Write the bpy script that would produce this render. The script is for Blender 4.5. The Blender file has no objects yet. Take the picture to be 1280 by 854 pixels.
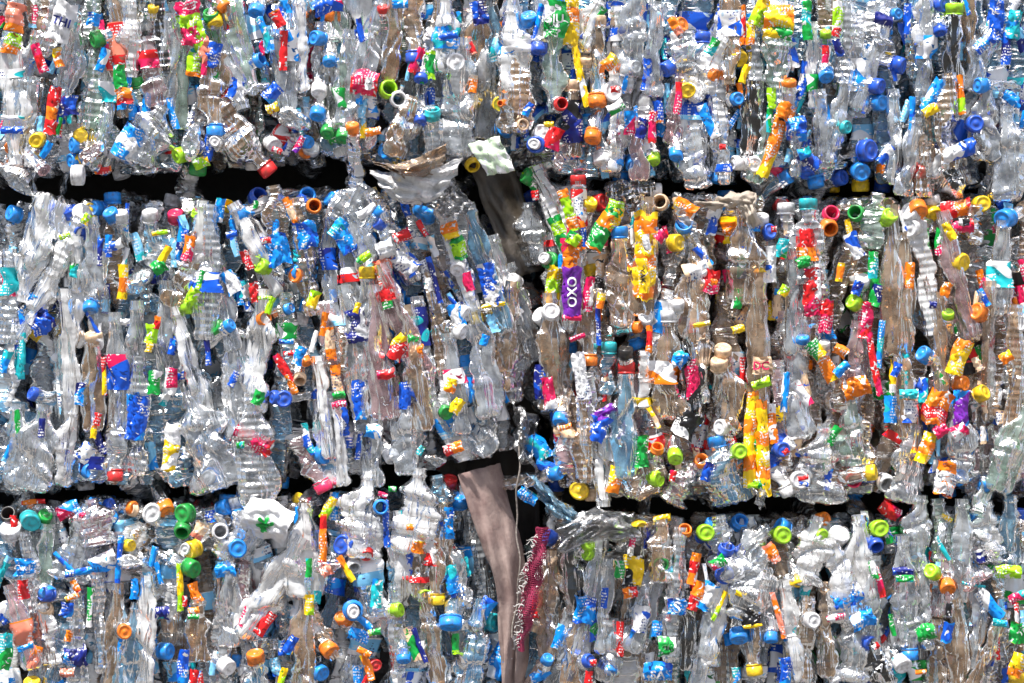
import bpy, math, random
import numpy as np
from mathutils import Matrix, Vector

# ------------------------------------------------------------------ camera, sky, sun, exposure
SC = bpy.context.scene
COL = SC.collection
PX = 800.0                      # photograph pixels per metre on the face of the stack
ZC = 0.75                       # camera height
def X(px): return (px - 640.0) / PX
def Z(py): return ZC + (427.0 - py) / PX

cd = bpy.data.cameras.new('camera'); cam = bpy.data.objects.new('camera', cd); COL.objects.link(cam)
cam.location = (0, -4.03, ZC); cam.rotation_euler = (math.radians(90), 0, 0)
cd.sensor_width = 36; cd.lens = 36 * 4.0 / 1.6; cd.clip_start = .05; cd.clip_end = 500
SC.camera = cam

SUN_EL, SUN_AZ = 63, -40        # degrees; azimuth measured from straight behind the camera towards the left
world = bpy.data.worlds.new('World'); SC.world = world; world.use_nodes = True
wn = world.node_tree
sky = wn.nodes.new('ShaderNodeTexSky'); sky.sky_type = 'NISHITA'; sky.sun_disc = False
sky.sun_elevation = math.radians(SUN_EL); sky.sun_rotation = math.radians(180 + SUN_AZ)
sky.air_density = 1.0; sky.dust_density = 3.0; sky.ozone_density = 1.0
bg = wn.nodes['Background']; bg.inputs[1].default_value = 0.09
wn.links.new(sky.outputs[0], bg.inputs[0])
sd = bpy.data.lights.new('sun', 'SUN'); sd.energy = 4.8; sd.angle = math.radians(3.0); sd.color = (1, .96, .9)
sun = bpy.data.objects.new('sun', sd); COL.objects.link(sun)
_az = math.radians(SUN_AZ); _el = math.radians(SUN_EL)
sdir = Vector((math.sin(_az) * math.cos(_el), -math.cos(_az) * math.cos(_el), math.sin(_el)))
sun.rotation_euler = sdir.to_track_quat('Z', 'Y').to_euler(); sun.location = sdir * 6
SC.view_settings.view_transform = 'Standard'; SC.view_settings.look = 'None'
SC.view_settings.exposure = 0.74; SC.view_settings.gamma = 1.0
SC.render.engine = 'CYCLES'
SC.cycles.transparent_max_bounces = 6; SC.cycles.max_bounces = 6
SC.cycles.diffuse_bounces = 3; SC.cycles.glossy_bounces = 3; SC.cycles.transmission_bounces = 4
SC.cycles.use_denoising = True

# ------------------------------------------------------------------ materials
RGB = dict(B=(.004, .09, .60), A=(.002, .27, .84), T=(.01, .46, .52), N=(.006, .015, .20), W=(.82, .82, .84),
           R=(.72, .012, .015), M=(.72, .01, .10), O=(.95, .22, .004), Y=(.95, .62, .004), L=(.38, .75, .008),
           G=(.004, .34, .05), C=(.80, .56, .36), S=(.85, .25, .16), K=(.012, .011, .013), P=(.20, .02, .42), I=(.22, .58, .88), J=(.55, .68, .50))
TINT = dict(k=(.90, .94, .98), g=(.78, .95, .85), b=(.42, .76, 1.0), n=(.88, .66, .46), p=(1.0, .74, .76),
            w=(1, 1, 1), d=(.20, .19, .19), v=(.97, .98, 1))
_m = {}
def nt(name):
    m = bpy.data.materials.new(name); m.use_nodes = True
    t = m.node_tree; t.nodes.clear(); return m, t, t.nodes.new, t.links.new
def mat_clear(k):
    """thin clear plastic: lets light through, whitened where it is scuffed, with a hard shine"""
    if ('clear', k) in _m: return _m['clear', k]
    m, t, N, Lk = nt('plastic_film_' + k)
    c = TINT[k]
    out = N('ShaderNodeOutputMaterial')
    tr = N('ShaderNodeBsdfTransparent'); tr.inputs[0].default_value = (*[x * .97 for x in c], 1)
    df = N('ShaderNodeBsdfDiffuse'); tl = N('ShaderNodeBsdfTranslucent')
    lev = {'w': .82, 'd': .06, 'n': .50, 'v': .5}.get(k, .54)
    dc = (*[lev * x for x in c], 1)
    df.inputs[0].default_value = dc; tl.inputs[0].default_value = dc
    mx = N('ShaderNodeMixShader'); mx.inputs[0].default_value = .18; Lk(df.outputs[0], mx.inputs[1]); Lk(tl.outputs[0], mx.inputs[2])
    uv = N('ShaderNodeTexCoord')
    nz = N('ShaderNodeTexNoise'); nz.inputs['Scale'].default_value = 34; nz.inputs['Detail'].default_value = 3
    nz.inputs['Roughness'].default_value = .65; Lk(uv.outputs['Object'], nz.inputs['Vector'])
    mr = N('ShaderNodeMapRange'); mr.inputs[1].default_value = .38; mr.inputs[2].default_value = .68
    lo, hi = {'w': (.55, .95), 'd': (.5, .9), 'v': (.03, .3)}.get(k, (.16, .68))
    mr.inputs[3].default_value = lo; mr.inputs[4].default_value = hi; Lk(nz.outputs[0], mr.inputs[0])
    # creases: fine crumple relief
    mp = N('ShaderNodeMapping'); mp.inputs['Scale'].default_value = (.15, 1, 1); Lk(uv.outputs['Object'], mp.inputs[0])
    vo = N('ShaderNodeTexNoise'); vo.noise_type = 'RIDGED_MULTIFRACTAL'; vo.inputs['Scale'].default_value = 62; vo.inputs['Detail'].default_value = 2
    vo.inputs['Roughness'].default_value = .5; vo.inputs['Lacunarity'].default_value = 2.2; vo.inputs['Offset'].default_value = .9; vo.inputs['Gain'].default_value = 1.6
    vo.inputs['Distortion'].default_value = .5
    Lk(mp.outputs[0], vo.inputs['Vector'])
    bp = N('ShaderNodeBump'); bp.inputs['Strength'].default_value = .8; bp.inputs['Distance'].default_value = .0030
    # moulded ribs, on the bottles whose skin is numbered for them
    u2 = N('ShaderNodeUVMap'); u2.uv_map = 'UV'; sp = N('ShaderNodeSeparateXYZ'); Lk(u2.outputs[0], sp.inputs[0])
    fl = N('ShaderNodeMath'); fl.operation = 'GREATER_THAN'; fl.inputs[1].default_value = 5; Lk(sp.outputs[0], fl.inputs[0])
    fq = N('ShaderNodeMath'); fq.operation = 'MULTIPLY'; fq.inputs[1].default_value = 34; Lk(sp.outputs[1], fq.inputs[0])
    sn = N('ShaderNodeMath'); sn.operation = 'SINE'; Lk(fq.outputs[0], sn.inputs[0])
    pr = N('ShaderNodeMath'); pr.operation = 'MULTIPLY'; Lk(sn.outputs[0], pr.inputs[0]); Lk(fl.outputs[0], pr.inputs[1])
    sm = N('ShaderNodeMath'); sm.operation = 'MULTIPLY_ADD'; sm.inputs[1].default_value = .26; Lk(pr.outputs[0], sm.inputs[0]); Lk(vo.outputs[0], sm.inputs[2])
    Lk(sm.outputs[0], bp.inputs['Height'])
    gl = N('ShaderNodeBsdfGlossy'); gl.inputs['Color'].default_value = (1, 1, 1, 1); gl.inputs['Roughness'].default_value = .24
    Lk(bp.outputs[0], gl.inputs['Normal']); Lk(bp.outputs[0], df.inputs['Normal'])
    m1 = N('ShaderNodeMixShader'); Lk(mr.outputs[0], m1.inputs[0]); Lk(tr.outputs[0], m1.inputs[1]); Lk(mx.outputs[0], m1.inputs[2])
    fr = N('ShaderNodeFresnel'); fr.inputs[0].default_value = 1.75; Lk(bp.outputs[0], fr.inputs[1])
    m2 = N('ShaderNodeMixShader'); Lk(fr.outputs[0], m2.inputs[0]); Lk(m1.outputs[0], m2.inputs[1]); Lk(gl.outputs[0], m2.inputs[2])
    Lk(m2.outputs[0], out.inputs[0]); _m['clear', k] = m; return m
def mat_cap(k):
    if ('cap', k) in _m: return _m['cap', k]
    m, t, N, Lk = nt('cap_plastic_' + k)
    p = N('ShaderNodeBsdfPrincipled'); o = N('ShaderNodeOutputMaterial')
    tc = N('ShaderNodeTexCoord'); nz = N('ShaderNodeTexNoise'); nz.inputs['Scale'].default_value = 140; nz.inputs['Detail'].default_value = 6
    Lk(tc.outputs['Object'], nz.inputs['Vector'])
    mx = N('ShaderNodeMix'); mx.data_type = 'RGBA'
    c = RGB[k]
    mx.inputs[6].default_value = (*[x * .40 + d_ * .10 for x, d_ in zip(c, (.5, .4, .3))], 1); mx.inputs[7].default_value = (*[min(1, x * 1.0 + .012) for x in c], 1)
    mr = N('ShaderNodeMapRange'); mr.inputs[1].default_value = .3; mr.inputs[2].default_value = .6; Lk(nz.outputs[0], mr.inputs[0])
    Lk(mr.outputs[0], mx.inputs[0]); Lk(mx.outputs[2], p.inputs['Base Color'])
    p.inputs['Roughness'].default_value = .33
    b = N('ShaderNodeBump'); b.inputs['Strength'].default_value = .25; b.inputs['Distance'].default_value = .001
    Lk(nz.outputs[0], b.inputs['Height']); Lk(b.outputs[0], p.inputs['Normal'])
    Lk(p.outputs[0], o.inputs[0]); _m['cap', k] = m; return m
def mat_label(a, b):
    """printed plastic label: ground colour a, shapes in b, small white print"""
    if ('lab', a, b) in _m: return _m['lab', a, b]
    m, t, N, Lk = nt('printed_label_' + a + b)
    p = N('ShaderNodeBsdfPrincipled'); o = N('ShaderNodeOutputMaterial'); uv = N('ShaderNodeUVMap'); uv.uv_map = 'UV'
    mp = N('ShaderNodeMapping'); mp.inputs['Scale'].default_value = (1.2, 2.2, 1); Lk(uv.outputs[0], mp.inputs[0])
    kind = (ord(a) * 3 + ord(b)) % 3
    if kind == 0:
        nz = N('ShaderNodeTexNoise'); nz.inputs['Scale'].default_value = .9; nz.inputs['Detail'].default_value = .6; nz.inputs['Distortion'].default_value = .5
    else:
        nz = N('ShaderNodeTexWave'); nz.bands_direction = 'Y' if kind == 1 else 'DIAGONAL'; nz.inputs['Scale'].default_value = .16; nz.inputs['Distortion'].default_value = 3.5; nz.inputs['Detail'].default_value = 0; nz.inputs['Detail Scale'].default_value = .6
    Lk(mp.outputs[0], nz.inputs['Vector'])
    def gt(src, th, inv=False):
        g = N('ShaderNodeMath'); g.operation = 'LESS_THAN' if inv else 'GREATER_THAN'; g.inputs[1].default_value = th; Lk(src, g.inputs[0]); return g.outputs[0]
    def mix(f, A, Bc):
        x = N('ShaderNodeMix'); x.data_type = 'RGBA'; Lk(f, x.inputs[0])
        if isinstance(A, tuple): x.inputs[6].default_value = (*A, 1)
        else: Lk(A, x.inputs[6])
        x.inputs[7].default_value = (*Bc, 1); return x.outputs[2]
    c = mix(gt(nz.outputs[0], .55 if kind == 0 else .68), RGB[a], RGB[b])
    nb = N('ShaderNodeTexNoise'); nb.inputs['Scale'].default_value = 2.4; nb.inputs['Detail'].default_value = 1; nb.inputs['Distortion'].default_value = 1.2; Lk(mp.outputs[0], nb.inputs['Vector'])
    c = mix(gt(nb.outputs[0], .67), c, (.80, .80, .80) if a not in 'WC' else RGB[b])
    c = mix(gt(nb.outputs[0], .29, True), c, tuple(x * .35 for x in RGB[a]) if a not in 'WC' else (.45, .6, .75))
    # rows of small print
    sx = N('ShaderNodeSeparateXYZ'); Lk(uv.outputs[0], sx.inputs[0])
    def mth(op, x, y=None):
        q = N('ShaderNodeMath'); q.operation = op; Lk(x, q.inputs[0])
        if y is not None:
            if isinstance(y, (int, float)): q.inputs[1].default_value = y
            else: Lk(y, q.inputs[1])
        return q.outputs[0]
    rowv = mth('MULTIPLY', sx.outputs[1], 13.0); row = mth('LESS_THAN', mth('FRACT', rowv), .5)
    cb = N('ShaderNodeCombineXYZ'); Lk(mth('MULTIPLY', sx.outputs[0], 22.0), cb.inputs[0]); Lk(mth('MULTIPLY', mth('FLOOR', rowv), 3.7), cb.inputs[1])
    nl = N('ShaderNodeTexNoise'); nl.inputs['Scale'].default_value = 1; nl.inputs['Detail'].default_value = 0; Lk(cb.outputs[0], nl.inputs['Vector'])
    n3 = N('ShaderNodeTexNoise'); n3.inputs['Scale'].default_value = 2.0; n3.inputs['Detail'].default_value = 0; Lk(uv.outputs[0], n3.inputs['Vector'])
    mm = N('ShaderNodeMath'); mm.operation = 'MULTIPLY'
    Lk(mth('MULTIPLY', row, gt(nl.outputs[0], .5)), mm.inputs[0]); Lk(gt(n3.outputs[0], .60), mm.inputs[1])
    c = mix(mm.outputs[0], c, (.03, .05, .2) if a in 'WC' else (.85, .85, .85))
    Lk(c, p.inputs['Base Color']); p.inputs['Roughness'].default_value = .3
    tc = N('ShaderNodeTexCoord'); n4 = N('ShaderNodeTexNoise'); n4.inputs['Scale'].default_value = 55; Lk(tc.outputs['Object'], n4.inputs['Vector'])
    bu = N('ShaderNodeBump'); bu.inputs['Strength'].default_value = .45; bu.inputs['Distance'].default_value = .004
    Lk(n4.outputs[0], bu.inputs['Height']); Lk(bu.outputs[0], p.inputs['Normal'])
    Lk(p.outputs[0], o.inputs[0]); _m['lab', a, b] = m; return m
def mat_plain(name, c, rough=.6, bump=.5, scale=60, c2=None, trans=0):
    if ('pl', name) in _m: return _m['pl', name]
    m, t, N, Lk = nt(name)
    p = N('ShaderNodeBsdfPrincipled'); o = N('ShaderNodeOutputMaterial'); tc = N('ShaderNodeTexCoord')
    nz = N('ShaderNodeTexNoise'); nz.inputs['Scale'].default_value = scale; nz.inputs['Detail'].default_value = 8; nz.inputs['Roughness'].default_value = .65
    Lk(tc.outputs['Object'], nz.inputs['Vector'])
    mx = N('ShaderNodeMix'); mx.data_type = 'RGBA'
    mx.inputs[6].default_value = (*c, 1); mx.inputs[7].default_value = (*(c2 or [x * .5 for x in c]), 1)
    mr = N('ShaderNodeMapRange'); mr.inputs[1].default_value = .35; mr.inputs[2].default_value = .65; Lk(nz.outputs[0], mr.inputs[0])
    Lk(mr.outputs[0], mx.inputs[0]); Lk(mx.outputs[2], p.inputs['Base Color']); p.inputs['Roughness'].default_value = rough
    b = N('ShaderNodeBump'); b.inputs['Strength'].default_value = bump; b.inputs['Distance'].default_value = .004
    Lk(nz.outputs[0], b.inputs['Height']); Lk(b.outputs[0], p.inputs['Normal'])
    if trans:
        tr = N('ShaderNodeBsdfTransparent'); ms = N('ShaderNodeMixShader'); ms.inputs[0].default_value = trans
        Lk(p.outputs[0], ms.inputs[1]); Lk(tr.outputs[0], ms.inputs[2]); Lk(ms.outputs[0], o.inputs[0])
    else: Lk(p.outputs[0], o.inputs[0])
    _m['pl', name] = m; return m

# ------------------------------------------------------------------ mesh helpers (numpy)
def link_mesh(name, V, F, mats, mi=None, UV=None, smooth=True, parent=None, M=None):
    """V (n,3), F (m,4) quads -> ONE mesh object; repeated last corner makes a triangle"""
    V = np.asarray(V, float); F = np.asarray(F, int)
    me = bpy.data.meshes.new(name)
    tri = F[:, 2] == F[:, 3]
    cnt = np.where(tri, 3, 4); start = np.concatenate([[0], np.cumsum(cnt)[:-1]])
    mask = np.ones(F.shape, bool); mask[tri, 3] = False
    loops = F[mask]
    me.vertices.add(len(V)); me.vertices.foreach_set('co', V.ravel())
    me.loops.add(len(loops)); me.loops.foreach_set('vertex_index', loops)
    me.polygons.add(len(F)); me.polygons.foreach_set('loop_start', start); me.polygons.foreach_set('loop_total', cnt)
    me.polygons.foreach_set('use_smooth', np.full(len(F), smooth))
    for m in mats: me.materials.append(m)
    if mi is not None: me.polygons.foreach_set('material_index', np.asarray(mi, int))
    if UV is not None:
        l = me.uv_layers.new(name='UV'); l.data.foreach_set('uv', np.asarray(UV, float)[loops].ravel())
    me.update(calc_edges=True); me.validate()
    o = bpy.data.objects.new(name, me); COL.objects.link(o)
    if parent is not None: o.parent = parent
    if M is not None: o.matrix_local = M
    return o
def grid_faces(nr, ns, closed=True):
    i, j = np.meshgrid(np.arange(nr - 1), np.arange(ns if closed else ns - 1), indexing='ij')
    j2 = (j + 1) % ns if closed else j + 1
    return np.stack([i * ns + j, i * ns + j2, (i + 1) * ns + j2, (i + 1) * ns + j], -1).reshape(-1, 4)
def tri(x): return 2 * np.abs(2 * (x - np.floor(x + .5))) - 1
def frame(ang, el=0., roll=0.):
    a, e, r = map(math.radians, (ang, el, roll))
    d = Vector((math.cos(a) * math.cos(e), -math.sin(e), math.sin(a) * math.cos(e)))
    w = Vector((-math.sin(a), 0, math.cos(a))); y = w.cross(d)
    z2 = w * math.cos(r) + y * math.sin(r); y2 = z2.cross(d)
    return Matrix(((d.x, y2.x, z2.x), (d.y, y2.y, z2.y), (d.z, y2.z, z2.z))).to_4x4()
def place(px, py, depth, ang, el=0, roll=0):
    M = frame(ang, el, roll); M.translation = Vector((X(px), depth, Z(py))); return M

RN = .0115                       # neck radius of a drinks bottle
def bottle(seed, L, W, NR=40, NS=26, hard=1.0, ribs=None, neck=True):
    """one crushed bottle along +X (bottom -> neck); returns verts, ring t, uv"""
    r = np.random.RandomState(seed)
    t = np.concatenate([[0, 0, 0], np.linspace(0, 1, NR - 3)])
    th = np.linspace(0, 2 * np.pi, NS, endpoint=False)
    T, TH = np.meshgrid(t, th, indexing='ij')
    s0 = r.uniform(.60, .70); s1 = r.uniform(.84, .9)
    if not neck: s0, s1 = .86, 1.0
    f = np.clip((T - s0) / (s1 - s0), 0, 1); f = f * f * (3 - 2 * f)
    body = np.ones_like(T)
    if ribs is None: ribs = r.rand() < .45
    if ribs:
        nrb = r.randint(6, 11); body -= .10 * (np.abs(np.sin(np.pi * nrb * T)) ** .5 < .55)
    body *= 1 + .16 * tri(T * r.uniform(.8, 2.2) + r.rand()) * (1 - f)
    body *= np.clip(T / .05, 0, 1) * .25 + .75
    hw = W / 2; flat = r.uniform(.34, .62)
    rn = min(RN, W * .48) if neck else W * .30
    rz = hw * body * (1 - f) + rn * f; ry = hw * flat * body * (1 - f) + rn * f
    wgt = (1 - f)
    d = np.zeros_like(T)
    for k in range(3):                       # long folds
        kk = r.randint(2, 5); mm = r.uniform(-1.2, 1.2)
        d += tri(kk * TH / (2 * np.pi) + mm * T + r.rand() + .12 * np.sin(7 * T + k)) * r.uniform(.05, .12)
    for k in range(2):                       # slanting ones
        kk = r.randint(1, 4); mm = r.uniform(-5, 5)
        d += tri(kk * TH / (2 * np.pi) + mm * T + r.rand()) * r.uniform(.02, .06)
    for k in range(4):                       # sharp pinches
        t0 = r.uniform(.05, .75); a0 = r.uniform(0, 2 * np.pi); wd = r.uniform(.03, .10)
        sk = r.uniform(-.25, .25)
        u = np.abs(T - t0 - sk * np.sin(TH - a0)); d -= r.uniform(.12, .38) * np.clip(1 - u / wd, 0, 1) * (.5 + .5 * np.cos(TH - a0))
    d += r.uniform(-1, 1, T.shape) * .018
    d *= 1.25 * hard * wgt
    y = (ry + hw * d) * np.sin(TH); z = (rz + hw * d) * np.cos(TH)
    # threads and the collar of the neck
    col = ((T > .905) & (T < .935)) * .0022
    y += col * np.sin(TH); z += col * np.cos(TH)
    bw = np.sin(np.pi * np.clip(T, 0, 1)) ** 2 * (1 - f)
    z += bw * r.uniform(-.16, .16) * W + wgt * .10 * W * tri(T * r.uniform(1, 2.5) + r.rand()) * bw
    y += bw * r.uniform(-.15, .10) * W
    tw = r.uniform(-.5, .5) * (1 - f); c, s = np.cos(tw), np.sin(tw); y, z = y * c - z * s, y * s + z * c
    x = (T - .5) * L
    # bottom: dished, five feet
    pet = .10 * hw * np.cos(5 * TH)
    x[0] = -.5 * L + .30 * hw; y[0] *= .02; z[0] *= .02
    x[1] = -.5 * L + .22 * hw + pet[1]; y[1] *= .35; z[1] *= .35
    x[2] = -.5 * L + .02 * hw + pet[2]; y[2] *= .75; z[2] *= .75
    UVx = TH / (2 * np.pi) + (5.5 if r.rand() < .16 else 0); UVy = T * L / .06
    return np.stack([x, y, z], -1), t, np.stack([UVx * 2, UVy], -1)
def flatten(G): return G.reshape(-1, G.shape[-1])
def sleeve(G, UV, t, a, b, off=.0012):
    """the part of the bottle's skin between a and b, pushed outward: its label"""
    k = np.where((t >= a) & (t <= b))[0]; k = k[k > 2]
    if len(k) < 3: k = np.arange(max(3, k[0] - 1) if len(k) else 12, (k[-1] + 2) if len(k) else 15)
    g = G[k].copy(); cy = g[..., 1].mean(1, keepdims=True); cz = g[..., 2].mean(1, keepdims=True)
    v = np.stack([g[..., 1] - cy, g[..., 2] - cz], -1); n = np.linalg.norm(v, axis=-1, keepdims=True) + 1e-6
    v = v / n * off * 1.6; g[..., 1] += v[..., 0]; g[..., 2] += v[..., 1]
    return g, UV[k]
def cap_geo(R, H=.0155, seed=0, NS=40):
    """screw cap: ribbed skirt, tamper ring, rounded shoulder, slightly dished top"""
    rr = np.random.RandomState(seed)
    prof = [(-.0035, .90), (-.0035, 1.0), (-.0008, 1.0), (-.0006, .93), (.0006, .93), (.0008, 1.0), (H * .86, .985), (H * .96, .93), (H, .84), (H, .76), (H - .0011, .71), (H - .0011, .30), (H - .0004, .26), (H - .0004, .0)]
    th = np.linspace(0, 2 * np.pi, NS, endpoint=False)
    rows = []
    sq = rr.uniform(0, .10); ph = rr.rand() * 6
    for i, (x, q) in enumerate(prof):
        rib = (1 + .035 * (np.arange(NS) % 2)) if 5 <= i <= 6 else 1.0
        rad = R * q * rib * (1 + sq * np.cos(2 * th + ph))
        rows.append(np.stack([np.full(NS, x), rad * np.sin(th), rad * np.cos(th)], -1))
    G = np.array(rows); return flatten(G), grid_faces(len(prof), NS)
def ring_geo(R, NS=28):
    prof = [(-.004, 1.0), (.004, 1.0), (.0042, 1.08), (.0065, 1.08), (.0068, .98), (.013, .98), (.0142, .94), (.0142, .76), (.012, .72), (-.03, .70)]
    th = np.linspace(0, 2 * np.pi, NS, endpoint=False)
    G = np.array([np.stack([np.full(NS, x), R * q * np.sin(th), R * q * np.cos(th)], -1) for x, q in prof])
    return flatten(G), grid_faces(len(prof), NS)
def wrap_geo(seed, L, W, crush=1.0):
    """crumpled label: a sheet bent over what it lies on, with creases and a torn outline"""
    r = np.random.RandomState(seed); nr = max(10, min(26, int(L * PX / 3))); ns = max(8, min(18, int(W * PX / 2.5)))
    u = np.linspace(-.5, .5, nr); v = np.linspace(-.5, .5, ns); U, V = np.meshgrid(u, v, indexing='ij')
    wob = 1 + .10 * tri(U * r.uniform(.6, 1.6) + r.rand()) + .02 * r.uniform(-1, 1, (nr, 1))
    x = (U + .015 * r.uniform(-1, 1, (1, ns)) + r.uniform(-.08, .08) * tri(V * 1.3 + r.rand()) * (W / L)) * L; z = V * W * wob
    z = z + W * r.uniform(-.15, .15) * np.sin(np.pi * (U + .5))
    y = .34 * W * np.abs(2 * V) ** 2.2
    amp = .065 * min(W, .03) * crush
    for k in range(7):
        a = r.uniform(0, np.pi); fr = r.uniform(1.2, 6)
        y = y + amp * tri(fr * (np.cos(a) * U * L / W + np.sin(a) * V) + r.rand())
    y = y + amp * .12 * r.uniform(-1, 1, y.shape)
    G = np.stack([x, y, z], -1); UVm = np.stack([V * W / .03 + r.rand() * 9, U * L / .06 + r.rand() * 9], -1)
    return flatten(G), grid_faces(nr, ns, False), flatten(UVm), G
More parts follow.
